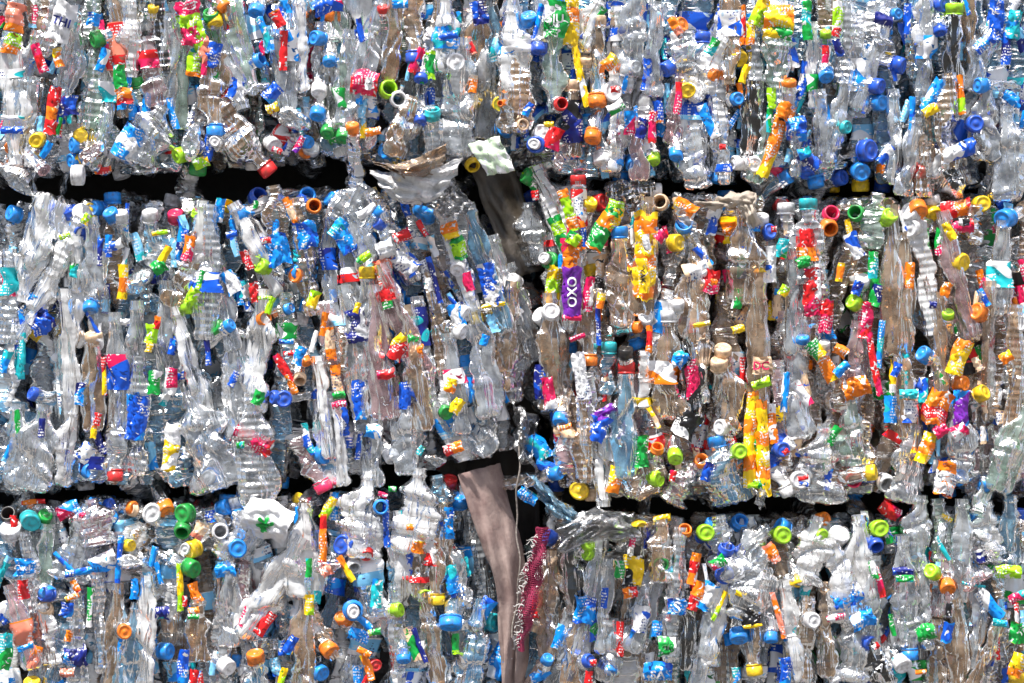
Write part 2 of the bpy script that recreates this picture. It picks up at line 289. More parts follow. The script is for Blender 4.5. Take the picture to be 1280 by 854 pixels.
CAT = '''
@TL
b 14 22 80 80 22 k - SO:.3:.75
w 11 53 80 26 24 O L
b 14 130 -88 150 34 w - WT:.2:.3
w 14 146 0 30 6 T W
w 13 162 0 28 9 B A
w 78 28 72 50 28 W B THI
b 82 70 80 110 30 k - -
w 117 24 80 16 16 A B
c 112 50 200 30 G 21
w 127 74 70 30 12 A W
b 147 70 95 150 23 n - SR:.4:.8
w 150 95 97 30 16 T G
w 153 120 95 20 22 R O
b 163 35 -92 120 38 w - -
b 187 88 97 90 34 p - MR:.55:.8
c 190 3 90 30 Y 16
w 48 72 110 38 12 M R
w 72 72 100 24 12 O Y
w 88 132 95 24 20 N B
w 65 138 82 60 15 R O
b 130 100 88 130 24 k - TW:.3:.5
b 30 90 75 110 24 k - -
b 110 110 85 100 26 g - -
b 182 165 60 80 50 k - -
c 45 177 240 75 Y 20
c 100 165 60 50 Y 19
c 96 204 -70 50 Y 18
c 85 180 180 35 A 19
c 82 200 190 40 A 19
w 57 187 60 22 10 A B
u 112 190 32 p
w 160 178 60 44 34 A W
w 125 211 10 22 8 O R
c 216 195 200 40 L 20
u 228 212 18 n
u 238 178 42 k
w 250 203 20 20 14 L Y
u 269 177 24 w
c 269 177 0 85 W 14
b 268 112 -91 100 36 n A -
w 266 68 75 32 20 B A
b 300 172 -50 100 50 n R -
c 343 182 -40 50 W 20
w 345 188 -20 13 7 R M
u 365 150 46 k
c 395 148 -100 35 A 20
c 387 178 -20 45 A 18
w 373 180 60 22 8 P M
c 408 170 -90 40 G 18
c 428 176 -100 35 G 20
w 235 28 100 55 30 M L
w 247 50 -70 46 22 L S
o 262 12 90 40 G 22
c 268 32 -80 30 Y 20
c 283 10 -40 20 O 18
w 243 80 80 30 20 L O
w 255 82 85 24 7 M S
b 300 50 -78 130 30 g - -
b 283 75 -72 130 22 k - -
c 318 18 -100 40 A 20
w 330 42 -70 45 9 A T
c 343 48 -90 45 A 16
o 328 72 20 30 A 20
w 347 24 -60 22 14 R O
w 353 62 88 50 11 R R
b 364 75 88 120 18 k - AW:.5:.85
b 375 55 92 120 20 w - -
c 389 46 180 40 A 21
c 411 81 -90 30 A 18
b 400 70 88 90 20 k - -
c 398 119 -90 40 W 20
w 410 8 15 36 20 B M
b 426 115 90 90 18 g - GW:.3:.6
u 320 112 30 k
w 339 115 45 24 18 B A
w 340 134 20 16 12 O Y
w 295 112 70 26 22 B W
b 462 50 75 110 30 k - -
w 455 103 -8 34 32 M R
w 462 106 82 16 9 W K AMN
b 446 125 70 70 32 k - -
c 478 4 90 30 R 16
w 500 4 0 20 12 A B
w 450 37 100 30 8 B N
b 517 30 -90 80 22 n B -
w 521 75 65 34 11 M R
o 487 109 30 70 L 24
o 499 124 -30 75 W 22
c 525 102 -100 30 B 18
w 538 80 90 36 12 G L
b 555 40 90 100 26 w - AT:.3:.6
c 570 77 0 85 W 24
c 563 48 60 30 W 14
w 560 44 10 24 10 B A
o 540 134 90 30 T 22
c 525 155 -90 30 B 18
w 600 12 100 30 20 N B
w 588 56 -70 22 9 S R
b 575 120 86 150 46 k - -
w 590 103 85 22 12 O C
c 440 152 90 25 O 19
w 466 164 10 20 10 O S
u 463 177 22 p
b 604 96 89 150 40 k - -
b 608 30 92 90 30 k - -
b 596 60 84 130 34 n - -
b 505 158 75 80 36 n - -
b 432 95 85 120 22 k - -
b 210 75 88 120 22 k - -
b 222 90 90 140 20 g - -
b 200 30 -85 120 18 d - -
b 346 90 92 110 20 k - -
b 60 25 75 90 26 k - -
b 36 140 85 90 18 k - -
b 540 165 100 70 22 k - -
b 490 40 86 120 20 n - -
@TR
b 640 20 92 70 24 w W -
b 641 60 93 110 38 w - WA:.45:.62
b 645 110 88 110 38 n - -
c 661 15 90 40 A 21
w 673 28 80 50 8 A B
b 695 80 -92 120 30 g - -
w 692 24 88 46 30 G W GIU
c 674 67 -90 20 B 20
w 714 25 88 60 18 Y O
w 722 72 -80 60 10 Y Y
w 730 108 -78 50 9 Y W
b 735 30 65 70 32 w - -
w 748 20 60 28 12 A G
o 731 44 30 65 B 9
c 732 68 90 25 C 18
b 749 80 90 110 17 n C OY:.35:.6
w 763 78 45 20 16 Y O
b 775 60 92 110 28 w - BW:.6:.75
b 793 35 85 120 32 k - -
c 797 82 0 60 W 18
c 768 113 20 75 W 26
w 769 114 0 12 8 R K
c 747 134 -90 15 O 24
w 770 134 30 22 14 G W
c 625 128 150 80 Y 22
o 625 128 150 82 O 9
c 630 155 140 70 A 21
c 655 130 -30 70 W 26
w 661 137 60 18 9 A B
o 655 155 0 70 C 17
c 680 163 40 60 W 22
w 686 157 0 12 7 Y O
o 703 130 0 75 R 18
b 717 150 90 90 22 n C NK:.2:.8
c 669 180 180 80 B 23
c 667 180 180 82 W 15
w 694 173 70 28 20 R M
u 699 200 30 p
c 740 178 -100 25 O 22
c 753 206 -90 20 W 22
c 773 209 -90 25 A 16
c 793 209 -90 45 A 22
c 817 205 -90 30 L 19
b 770 170 85 90 30 w - -
w 788 153 88 30 14 A M
w 803 160 80 26 14 N B
w 817 158 88 40 10 M R
b 800 185 90 80 20 p - -
c 829 88 210 30 B 20
c 856 28 20 50 O 20
w 845 32 -60 24 12 S O
b 857 65 85 60 36 k - -
w 890 58 60 22 12 T G
b 885 85 60 90 26 w - -
c 861 113 -30 70 Y 22
c 898 95 -30 45 O 17
b 912 50 -90 110 32 n - WB:.15:.45
w 930 30 88 50 6 R O
w 938 40 88 30 11 Y O
w 950 14 65 36 18 L Y
c 928 75 -60 50 Y 22
w 931 92 70 24 9 O Y
b 974 68 -92 140 36 g - -
w 974 22 0 38 36 O Y
w 972 42 0 36 16 G Y
c 924 123 0 70 A 17
c 988 97 90 25 O 18
w 980 138 70 22 18 O Y
w 1010 24 92 50 12 G T
c 1033 36 90 30 L 15
b 1018 80 90 110 15 w - GW:.2:.4
w 1045 42 70 12 10 R O
w 1032 68 88 22 9 M R
c 1034 99 -90 45 A 19
w 847 122 85 40 9 M R
b 848 135 85 90 24 p - -
w 967 122 95 26 12 L G
w 963 148 88 34 8 G T
b 945 90 92 120 26 k - -
b 940 150 86 100 26 d - -
w 996 160 5 26 30 A B
b 996 190 90 60 20 k - -
w 888 150 -65 45 14 W A
b 895 140 95 90 20 w - -
w 965 185 72 75 16 O Y
b 955 185 75 90 22 g - -
c 846 199 -90 30 A 18
b 871 195 95 80 34 k - -
c 915 203 180 20 W 20
c 945 205 0 80 W 21
c 972 218 -100 40 M 20
c 993 216 30 25 A 19
c 1012 219 -90 40 B 19
w 1012 200 -35 30 16 N B
w 1006 192 20 16 14 T A
w 902 185 0 8 7 R R
b 905 190 90 80 18 k - BW:.2:.35
w 1047 22 88 44 12 L W
b 1060 50 88 120 26 k - -
w 1048 60 -70 22 10 B N
c 1126 16 0 60 A 15
w 1104 25 -20 24 14 N W
u 1100 47 34 k
b 1075 90 92 110 22 k - AW:.3:.7
b 1156 22 92 70 30 w - -
b 1160 65 90 130 22 k - AW:.45:.7
c 1133 83 -20 25 B 22
c 1177 43 -90 25 B 17
b 1195 60 90 100 22 d L -
c 1185 4 0 50 B 22
b 1232 60 70 110 34 k - -
w 1231 54 40 26 16 A B
w 1246 24 88 50 18 B A
w 1258 60 90 40 12 B N
w 1270 30 80 36 18 A T
c 1105 108 -10 40 B 20
c 1106 128 -10 55 A 20
c 1221 106 180 30 A 20
w 1168 118 60 44 18 A W
w 1163 138 30 20 13 Y O
w 1202 118 -85 50 9 O L
b 1190 150 92 120 40 n - -
b 1235 150 88 100 34 k - -
w 1268 122 -35 26 14 N A
c 1221 154 0 82 B 22
c 1092 187 0 55 B 28
w 1108 192 50 26 12 B W
c 1080 215 -60 75 A 24
c 1063 158 0 50 T 17
c 1147 215 200 50 R 20
w 1200 188 20 46 20 W B
u 1196 218 40 d
b 1262 190 90 120 44 k - -
w 1141 150 88 60 8 A B
b 1120 170 92 120 24 k - -
b 1140 195 80 100 28 k - -
b 1160 190 90 110 26 n - -
b 1050 150 80 110 24 k - -
b 1030 160 95 100 22 k - -
b 1095 80 75 120 20 k - -
b 1215 30 90 110 20 n - -
b 820 60 88 120 24 k - -
@ML
c 6 264 160 40 A 22
c 43 262 100 35 W 24
b 42 310 -105 140 48 w - -
c 80 258 120 30 B 20
c 98 262 100 60 W 25
w 108 274 60 14 10 L Y
o 90 279 150 50 A 20
c 103 292 -40 45 B 25
w 81 295 20 14 7 L Y
b 72 330 65 130 26 w - -
c 133 262 120 40 A 20
c 147 262 90 30 W 20
c 185 260 90 20 W 22
c 216 262 90 30 M 21
w 200 292 8 20 6 L Y
w 124 315 88 34 7 N B
w 134 307 90 28 9 B A
w 145 305 20 16 12 B W
w 92 338 80 18 10 T G
w 152 352 88 44 12 Y O
w 199 334 30 18 18 G L
w 207 318 60 22 10 O Y
b 7 370 88 120 24 k - TM:.5:.8
w 42 374 40 28 22 A W
b 42 380 60 100 30 w - -
u 170 360 34 b
b 90 365 88 140 26 w - -
b 118 345 94 150 28 k - -
w 4 452 70 28 12 A T
w 27 436 88 40 8 T A
w 50 402 30 30 26 B N
b 80 445 90 170 34 w - -
c 111 391 -90 30 A 20
c 115 414 90 20 C 23
c 117 434 -80 50 W 23
b 112 480 90 120 26 n - -
w 129 470 92 48 6 R Y
b 142 465 90 150 24 k - BM:.35:.65
w 158 403 0 12 8 B W
b 170 450 90 150 26 k - -
w 195 403 80 16 9 O R
w 188 417 85 24 15 L G
w 187 434 80 12 9 Y Y
w 213 433 80 20 8 A B
w 191 478 85 30 16 G W
w 211 477 85 34 16 M W
w 100 493 80 28 16 N A
c 34 491 160 35 B 18
b 167 520 87 150 32 k - -
w 167 522 84 56 28 B A
o 247 260 90 25 L 22
b 250 300 90 100 34 w - -
w 272 262 80 30 13 A T
o 283 252 60 45 Y 17
c 292 270 200 30 A 20
c 310 258 60 30 A 20
o 322 240 40 50 B 24
w 320 256 80 10 6 G L
w 362 262 -65 34 10 O C
b 345 265 100 70 34 n - -
c 368 246 150 25 B 18
o 382 240 60 70 A 23
o 393 257 0 80 O 20
c 406 243 140 25 A 18
b 320 310 118 130 32 w - -
w 345 312 105 40 30 A B
w 334 302 10 12 8 M R
b 380 320 98 150 28 n - -
w 380 294 100 34 27 A B
c 379 341 -10 60 A 26
c 366 344 180 65 O 19
c 321 330 150 45 L 21
w 312 345 -74 66 11 K R
w 312 330 -70 14 9 M R
w 317 368 -78 20 9 R R
w 287 353 -60 30 18 A W
w 290 293 15 14 8 B N
b 258 340 88 170 34 k - WB:.35:.5
w 233 310 80 32 14 O M
b 230 350 60 80 40 n - -
w 250 352 75 28 8 L G
w 240 370 60 20 14 L G
c 240 383 0 25 L 20
b 413 330 92 140 22 k - NB:.45:.65
w 422 285 50 26 16 A T
w 391 374 70 22 14 L Y
w 331 373 0 18 5 L Y
w 338 382 70 22 8 L Y
o 332 398 0 60 O 20
c 264 407 160 30 G 22
c 291 404 30 25 A 17
b 236 455 104 150 30 w - -
w 258 440 95 34 7 B N
b 320 440 84 160 46 w - -
o 365 384 20 30 A 15
b 358 410 92 90 20 g - GW:.35:.6
w 358 427 0 18 6 B A
w 404 405 80 30 8 O Y
w 363 442 5 18 7 O R
w 375 445 70 24 13 A W
c 384 457 -60 30 O 14
b 416 450 -82 150 26 p - -
w 414 430 95 42 12 C O
w 420 474 97 36 13 C O
w 424 495 10 16 9 G G
w 424 506 10 18 9 M R
w 355 460 -58 40 11 R M
w 364 480 -65 26 9 O T
c 355 499 0 82 B 22
c 337 497 180 30 B 18
w 322 497 70 18 14 G G
o 374 478 -80 50 C 18
b 402 510 95 130 26 w - -
b 254 550 108 130 56 k - -
c 258 598 190 65 A 25
c 256 598 190 70 W 19
b 315 565 92 150 50 k - -
w 314 552 -27 50 26 M R
w 325 560 -50 28 15 R M
w 302 556 0 10 9 G T
c 407 570 0 50 A 22
b 415 550 97 120 26 w - -
b 386 578 -62 70 24 p M -
w 210 560 85 60 20 Y W
b 140 550 -90 90 24 k R -
w 121 524 80 16 9 R M
w 117 540 80 16 8 Y O
w 105 565 50 24 20 W B
w 52 535 85 24 8 N M
w 20 527 92 30 7 G G
b 45 560 80 110 50 k - -
b 18 560 90 110 30 k - -
b 80 560 80 100 28 w - -
c 482 260 45 20 A 19
c 467 275 150 30 B 19
u 472 252 18 n
b 440 255 60 60 40 k - -
w 458 264 30 26 12 W W
b 437 345 96 150 26 k - WR:.45:.6
w 430 300 -60 34 22 A B
b 452 315 108 120 26 k - -
w 455 322 35 20 10 G L
b 460 400 92 120 24 k Y -
w 480 350 -78 52 24 R S
w 481 375 -75 24 14 G R
b 500 400 108 150 34 p - -
b 488 295 115 130 34 k - -
w 503 296 25 22 15 R M
w 507 328 -38 34 26 W B
w 482 312 20 22 22 W W
w 528 285 -60 22 7 R M
b 573 325 -75 150 26 w Y -
w 564 288 -70 20 22 Y O
w 571 308 -75 34 20 G L
w 586 352 -75 24 12 W M
b 606 335 105 170 32 b - -
w 614 355 105 56 26 B W
w 617 382 8 30 6 Y Y
c 571 339 -105 60 W 20
w 560 187 -40 24 16 N M
o 509 223 30 60 Y 23
o 592 207 -60 45 Y 20
w 543 350 -75 60 7 N B
w 535 354 85 14 8 Y W
c 586 394 -20 40 W 20
c 582 416 -20 35 W 20
w 570 395 -70 30 18 A W
b 528 440 96 140 20 k - NT:.55:.9
b 440 440 97 170 26 k - -
w 441 408 98 42 24 N W
w 448 500 94 50 16 B A
b 475 440 96 170 36 p - -
w 499 435 60 34 20 R Y
w 482 468 10 22 12 M R
w 447 385 70 14 7 Y O
b 519 460 97 160 30 n - -
w 517 425 5 14 12 G O
w 521 440 0 16 18 O C
b 569 480 98 130 26 k - MW:.5:.65
w 563 482 70 18 14 O Y
c 559 518 -40 65 G 18
w 572 508 60 20 14 Y O
b 600 450 98 150 36 k - -
b 635 420 85 140 36 n - -
w 605 425 70 14 10 B A
w 505 495 92 34 14 B G
w 467 540 -15 20 18 W A
b 505 545 92 100 36 k - -
b 467 560 88 100 24 k - -
c 492 578 -60 30 W 20
b 600 535 60 70 46 k - -
w 566 560 20 24 14 O R
w 526 563 60 12 8 G T
u 542 578 26 k
b 630 350 105 120 22 k - -
b 545 400 100 140 26 n - -
b 205 420 90 140 22 k - -
b 290 480 92 140 26 k - -
b 280 380 100 120 24 k - -
@MR
b 664 290 95 80 38 k - -
b 697 270 112 140 26 w - -
w 672 224 125 40 22 G L
c 653 214 150 20 G 20
w 683 240 110 40 14 W G
w 700 290 112 44 18 G L
w 712 262 108 54 14 L O
w 669 243 100 12 9 R W
b 725 275 92 100 18 k R RW:.4:.9
w 725 258 92 24 10 W A
c 740 248 70 40 Y 19
w 755 285 60 60 22 G O
w 768 268 75 36 20 Y L
b 776 350 91 120 34 n A -
b 808 320 88 150 34 n - -
w 805 320 88 110 28 Y O
w 809 303 -80 20 9 W K UZI
w 803 345 -85 44 14 Y Y YAK
o 825 251 150 78 C 22
b 716 350 91 130 28 k - -
w 716 318 90 42 26 O M
w 715 365 90 62 24 P P OXO
w 715 398 0 24 8 M M
w 716 298 60 16 18 L G
c 685 323 155 55 G 24
c 679 321 155 70 W 15
w 703 326 85 18 9 A B
w 692 356 85 50 18 Y L
w 738 368 85 44 13 M W
w 751 376 80 20 10 Y O
w 827 296 45 14 14 R M
c 636 349 150 50 W 22
c 672 391 140 40 W 22
c 690 388 60 75 W 23
w 641 378 -60 34 16 A W
b 652 390 105 130 26 k - -
b 739 405 -92 90 26 n O -
w 722 422 20 20 6 M M
w 748 405 92 54 6 B N
b 640 445 85 120 44 k - -
w 726 470 100 60 17 W W
b 690 440 92 150 34 n - -
w 677 478 90 44 16 N B
w 685 492 100 40 16 M W
c 700 532 -100 35 A 20
w 706 534 15 18 7 O R
b 762 465 90 60 20 b T -
b 784 530 90 140 34 b R -
c 783 433 90 20 K 20
b 806 475 90 74 15 w - YW:.05:.2
c 808 394 90 60 W 20
c 803 409 0 40 O 14
w 812 424 88 34 8 O R
b 826 400 75 80 14 w - AW:.3:.8
w 755 517 30 30 12 B P
b 838 460 91 130 44 n W OW:.35:.6
c 724 615 150 80 Y 25
c 703 592 10 30 A 20
w 672 562 -50 36 24 A T
w 690 585 -15 40 14 A B
w 660 622 -30 26 16 A T
b 705 555 90 80 26 p - CO:.6:.75
b 753 575 -88 120 24 w - -
w 750 536 65 34 20 B P
b 730 550 90 110 22 n - -
b 737 520 92 110 20 k - -
w 768 600 80 34 16 O Y
b 805 598 20 60 40 n - -
c 827 600 0 45 L 21
w 803 565 90 40 18 G G
o 823 557 80 40 O 18
w 858 258 -30 30 20 O Y
b 866 295 115 80 20 k - -
o 856 277 120 65 A 26
c 852 303 0 50 Y 22
w 880 320 -50 30 10 B A
w 895 265 60 24 16 A W
w 890 283 80 22 12 B W
b 918 280 90 60 26 n - YO:.1:.7
c 953 266 90 25 W 20
c 965 288 30 65 B 19
w 966 287 0 7 8 R R
b 985 300 90 80 24 k W RB:.2:.35
w 978 310 80 24 14 T G
b 1012 305 90 100 32 k T -
w 1011 306 -88 40 30 R O
o 1043 264 60 65 M 23
o 1040 287 -60 65 O 23
b 930 320 90 120 46 n - -
w 930 318 88 60 12 B T
w 938 285 0 26 7 A B
c 953 347 -60 50 Y 18
w 966 330 88 46 14 W B
w 890 352 80 30 22 R M
w 872 335 20 36 22 W C
w 892 353 0 8 8 O Y
b 870 370 90 110 34 n - -
c 846 373 90 30 W 21
b 1021 355 91 110 24 p - -
w 1020 365 91 60 24 R M
w 1023 355 90 50 10 W W
w 1005 328 20 18 14 G G
b 992 370 91 150 22 k - -
w 921 373 85 26 13 G W
w 980 363 60 14 12 L Y
w 1050 340 80 24 9 Y O
b 876 405 88 110 30 n - -
w 877 406 10 22 6 Y O
w 923 411 15 16 10 L Y
c 905 432 90 35 C 22
c 900 447 90 30 C 23
w 950 457 90 22 24 C W DC
b 950 430 90 180 28 n - -
w 952 480 20 24 12 L Y
b 863 480 96 110 34 d - -
w 866 474 96 50 18 K M
w 858 530 60 34 30 K W
b 908 505 90 120 36 n - -
w 852 450 50 20 18 T A
b 876 445 97 120 18 k - MW:.75:.9
b 997 450 93 200 36 k - -
w 1003 492 -55 36 12 W M
w 982 490 85 50 9 A W
c 1005 419 90 30 A 17
w 1033 395 85 42 17 M R
w 1020 437 -50 24 18 G Y
w 1032 457 -62 44 18 O Y
c 1032 425 90 30 W 14
w 1050 440 -30 18 14 O Y
w 1053 462 45 22 12 A T
b 1050 490 90 50 26 n - -
w 940 550 88 120 16 Y O
w 953 560 93 120 18 Y O
w 947 545 90 40 11 G G
w 947 605 0 24 12 G L
w 967 530 95 50 12 O W
b 975 500 92 100 22 p - -
c 898 535 180 50 W 20
c 925 564 0 80 L 20
c 845 577 -90 50 L 20
o 878 574 90 60 O 20
b 908 592 105 80 54 b A -
w 885 590 70 24 12 B N
c 977 543 60 50 B 20
c 980 562 0 70 B 20
w 981 564 40 8 6 R R
c 992 552 40 30 W 18
b 968 578 -62 80 26 w W BA:.35:.6
c 1000 600 0 85 W 24 .048
w 1001 596 12 13 6 R R +.0635
w 1002 604 -8 12 6 B B +.0635
b 1030 580 88 100 56 k - -
w 1037 600 80 28 9 A B
b 856 606 60 60 38 p - -
w 841 595 80 14 8 R M
w 1043 545 60 26 11 G G
b 1068 540 92 90 34 g - -
o 1070 264 150 65 G 22
b 1095 275 80 70 30 g - -
c 1117 265 60 45 L 22
c 1135 262 150 40 W 24
c 1137 285 190 50 W 24
c 1151 267 -80 50 O 23
c 1157 247 80 30 R 17
b 1158 345 -82 150 24 w - -
w 1164 381 0 9 9 N N
w 1198 258 10 38 22 R O
w 1206 284 10 26 16 R M
w 1205 278 0 14 10 W K
b 1222 280 88 50 24 n - -
c 1232 254 0 80 Y 22
c 1253 275 200 40 A 27
w 1266 246 30 34 16 B A
w 1187 289 -60 24 11 O Y
c 1208 329 -20 55 Y 23
b 1255 335 88 120 26 k - TW:.3:.6
w 1071 306 -65 34 17 W B
w 1092 331 88 34 12 G T
c 1080 345 90 40 W 20
w 1095 368 80 30 16 G N
c 1063 375 150 40 L 20
w 1072 360 70 18 12 B N
b 1120 350 90 190 26 n - -
b 1135 350 92 120 20 n - -
b 1200 345 103 170 26 p - -
w 1183 362 70 18 12 O M
c 1187 388 90 40 L 16
c 1220 388 160 40 O 22
w 1230 372 -60 24 8 A B
w 1082 400 85 46 18 R M
w 1094 455 -80 80 9 R M
b 1070 460 85 120 30 p - -
w 1072 488 20 34 26 O W
w 1102 430 85 60 8 A T
b 1135 455 91 190 28 n - -
w 1136 492 0 24 12 T A
w 1116 512 88 34 16 A T
w 1138 515 88 28 20 W B
c 1151 440 150 35 A 20
w 1120 462 70 18 10 B A
w 1201 447 70 46 22 O Y
c 1210 480 0 50 O 20
c 1236 489 30 40 Y 21
c 1160 484 0 60 B 15
w 1173 510 70 44 32 O R
w 1158 560 70 40 18 Y O
w 1176 538 30 18 16 M W
w 1203 510 88 44 20 A P
b 1200 555 92 100 34 k - -
c 1275 403 180 50 W 22
w 1257 446 30 16 14 O Y
b 1180 440 92 150 20 n - -
b 1240 440 90 180 22 n - -
b 1268 470 88 180 26 n - -
c 1098 590 10 20 Y 20
b 1085 560 -75 70 26 n - -
o 1070 603 -90 70 M 22
o 1113 608 -60 72 W 24
b 1140 580 80 100 46 k - -
w 1182 598 80 42 26 W O
w 1190 612 70 24 12 O R
c 1206 598 0 50 A 24
c 1240 600 60 30 A 20
b 1270 560 70 120 40 g - -
w 1200 540 30 20 18 M W
@BL
o 5 642 100 60 K 22
w 36 630 5 30 6 R O
c 10 658 90 45 W 28
c 38 656 -50 60 T 25
c 54 643 60 40 G 20
w 82 641 20 30 20 A M
b 115 655 100 60 46 p - -
w 103 644 0 8 7 M M
c 137 633 10 40 B 16
o 157 638 160 50 C 18
c 166 637 0 40 O 18
c 188 643 0 80 W 25
w 31 708 90 22 24 A W Cwal
b 33 720 95 110 24 k - -
w 30 737 -85 24 14 R R
b 53 705 85 100 22 g - -
w 80 706 -45 40 6 A B
w 100 717 10 40 9 A B
b 95 680 75 100 50 k - -
w 128 702 25 34 22 W A
w 148 700 85 60 7 A B
c 165 683 0 40 Y 16
u 163 702 34 w
w 165 737 88 26 10 A A
c 49 743 170 40 B 21
c 64 745 -20 40 A 20
w 94 733 -60 16 9 R O
c 206 643 -60 45 O 21
c 224 644 190 60 G 25
o 226 668 -90 60 G 22
c 232 690 200 45 Y 24
c 228 688 200 60 W 16
c 245 714 -20 35 G 24
w 249 663 60 22 16 S C
c 285 634 20 30 A 22
c 293 648 190 50 A 22
o 276 665 0 78 W 22
c 298 686 0 80 A 24
b 300 665 60 90 40 w - -
w 332 655 -22 60 48 W W *
w 281 714 5 26 18 W A
b 284 750 90 120 32 k - -
b 338 735 58 150 38 w - -
b 300 750 85 90 18 p - -
w 243 742 -70 26 13 O Y
w 223 735 92 60 8 L Y
w 242 763 10 14 9 O W
w 242 771 0 14 6 G G
w 230 752 90 14 6 R R
b 245 790 90 80 28 n - -
w 203 768 0 18 16 N T
b 180 790 88 140 34 w - -
w 306 772 70 26 9 M W
w 331 781 55 34 13 R R
c 318 814 95 25 O 22
b 316 848 90 60 30 w - -
c 213 816 0 30 A 22
w 229 835 88 44 14 B A
w 241 848 80 22 11 R R
c 288 838 -30 40 W 22
w 352 848 75 26 9 L Y
w 364 806 60 24 12 B A
b 275 810 90 120 28 k - -
o 53 759 100 55 C 21
b 56 795 100 80 34 w - -
b 24 785 105 110 30 p - SO:.3:.6
w 32 810 20 20 7 A A
w 4 815 85 46 18 G T
w 40 822 70 30 14 O S
c 38 850 90 40 Y 20
b 93 800 90 130 28 k - -
w 93 821 5 28 24 N A
w 82 762 80 18 16 B A
w 90 746 20 18 7 Y O
w 86 795 75 14 9 O Y
w 84 841 0 18 11 O S
c 158 789 0 75 O 19
b 68 820 75 80 28 b - -
b 122 780 92 130 18 k - -
b 140 800 85 140 26 n - -
b 160 810 80 110 30 b - -
w 110 760 88 50 7 G W
c 372 622 60 40 Y 15
u 380 632 24 n
w 409 636 60 30 12 L Y
w 403 665 88 44 9 O R
w 403 692 85 30 10 O R
o 477 634 0 82 A 20
b 455 645 85 110 50 w - -
w 490 612 0 10 7 G G
w 478 619 -20 12 6 M R
c 425 682 170 70 B 25
c 448 683 -20 60 B 22
o 458 697 -80 50 R 19
o 443 712 -60 60 W 19
w 432 712 -60 36 8 O Y
u 408 712 34 p
w 408 714 30 14 14 S O
w 386 710 88 24 8 T G
b 380 690 90 120 46 w - -
b 515 640 80 110 50 w - -
b 525 700 88 100 20 n - RW:.2:.3
w 523 684 80 16 15 Y O
w 541 690 85 36 22 R W
b 545 700 -90 100 26 n Y -
c 562 598 75 30 R 21
b 550 625 100 60 30 b - -
c 573 621 90 35 A 24
w 556 655 92 40 20 A B
b 556 690 92 120 26 n - -
w 513 659 0 9 8 O O
w 566 725 -80 36 17 A T
b 570 740 -88 100 26 k - -
u 586 746 30 k
c 563 788 -90 30 A 27
w 605 765 60 34 18 B A
c 621 782 0 40 T 24
w 628 825 70 60 26 A W
w 570 806 90 26 9 G L
o 532 748 -30 60 L 20
c 503 763 10 25 L 19
w 385 757 88 26 12 L Y
c 425 770 120 45 O 20
o 443 764 0 75 A 27
c 443 764 0 80 W 17
c 443 764 0 86 M 12
w 452 778 -40 30 9 A R
w 448 795 -20 26 16 B A
c 416 819 -45 40 O 23
c 404 845 -20 50 A 21
w 458 836 -70 34 10 O Y
w 455 815 -30 18 9 O Y
c 470 834 0 65 R 17
w 468 790 10 16 8 G L
c 504 831 -90 30 A 18
w 524 808 -70 46 7 N B
w 516 806 -72 44 13 C G
w 470 742 85 36 14 T A
b 380 800 88 120 30 n - -
b 400 790 -60 80 24 n - -
b 495 790 92 120 22 k - -
b 540 800 100 120 28 n - -
b 590 810 80 120 40 b - -
b 600 700 98 120 26 k - -
w 483 655 -88 60 8 B A
b 500 700 92 120 26 w - -
@BR
c 682 672 150 30 B 20
c 685 700 150 50 W 24
c 717 667 160 40 W 24
c 738 678 60 45 L 18
c 731 692 160 50 L 16
c 781 660 0 80 L 20
c 805 664 -20 60 Y 22
w 829 650 10 22 10 Y O
o 858 661 80 50 O 19
w 791 677 80 12 8 R M
b 830 690 95 80 30 n - -
o 827 708 -80 72 G 22
u 671 725 14 w
w 672 755 80 44 12 R M
b 692 760 90 140 38 n - -
b 716 720 95 100 30 d - -
b 738 750 80 150 28 k - -
w 729 763 82 34 26 A B
b 795 720 86 120 26 d - -
w 791 715 86 40 24 Y K
w 788 741 10 18 14 R O
w 774 712 88 22 12 G W
b 810 745 72 150 30 k - -
w 803 775 80 34 20 W B
b 846 745 86 170 26 k - -
w 845 757 88 20 24 B A S
w 833 808 0 22 24 G W CS
w 756 748 86 26 8 B N
b 758 760 84 120 20 k - -
w 820 786 88 20 13 A B
c 687 823 60 40 A 16
w 676 848 30 26 14 A T
w 776 800 90 44 9 R M
c 740 826 20 45 B 18
w 741 827 0 8 8 R R
w 736 850 85 22 10 R S
c 764 845 -90 35 A 17
w 822 842 0 36 24 B A SA
b 720 815 80 90 28 n - -
b 760 815 88 80 30 k - -
b 786 770 88 110 16 n - -
c 884 667 0 84 L 22
c 895 653 60 35 A 17
o 930 651 60 50 A 22
o 911 682 70 35 B 22
w 869 712 80 40 12 O R
w 897 702 30 20 14 G M
o 908 722 -60 68 B 25
c 974 657 150 25 A 22
c 981 670 0 78 L 23
c 1031 674 -20 55 L 22
c 1038 650 20 45 O 20
c 1053 666 60 50 W 26
b 930 690 40 90 50 k - -
b 943 735 70 90 52 k - -
w 966 692 -60 26 14 S O
b 1012 690 75 90 44 w - -
u 1018 727 24 w
c 1000 734 -80 30 Y 17
o 1031 735 150 50 C 18
b 1052 725 102 110 36 w - -
w 1060 745 28 38 26 W A
w 1063 752 28 40 6 B A
w 1045 772 10 24 8 M W
w 870 745 70 38 15 O R
w 886 747 65 36 22 A W
w 899 758 65 40 6 L Y
b 898 780 80 110 26 w - -
b 880 810 80 120 24 k - -
b 938 790 -82 100 28 n Y -
w 936 765 -82 36 24 K K
w 941 783 8 24 5 Y Y
w 926 743 -20 14 7 Y Y
c 925 804 -90 40 A 23
c 965 806 -90 20 A 19
b 955 760 -95 100 20 k - -
b 990 790 96 130 24 w - TW:.45:.55
w 982 840 90 34 14 A B
w 973 770 -75 60 7 S O
c 1017 775 0 75 W 20
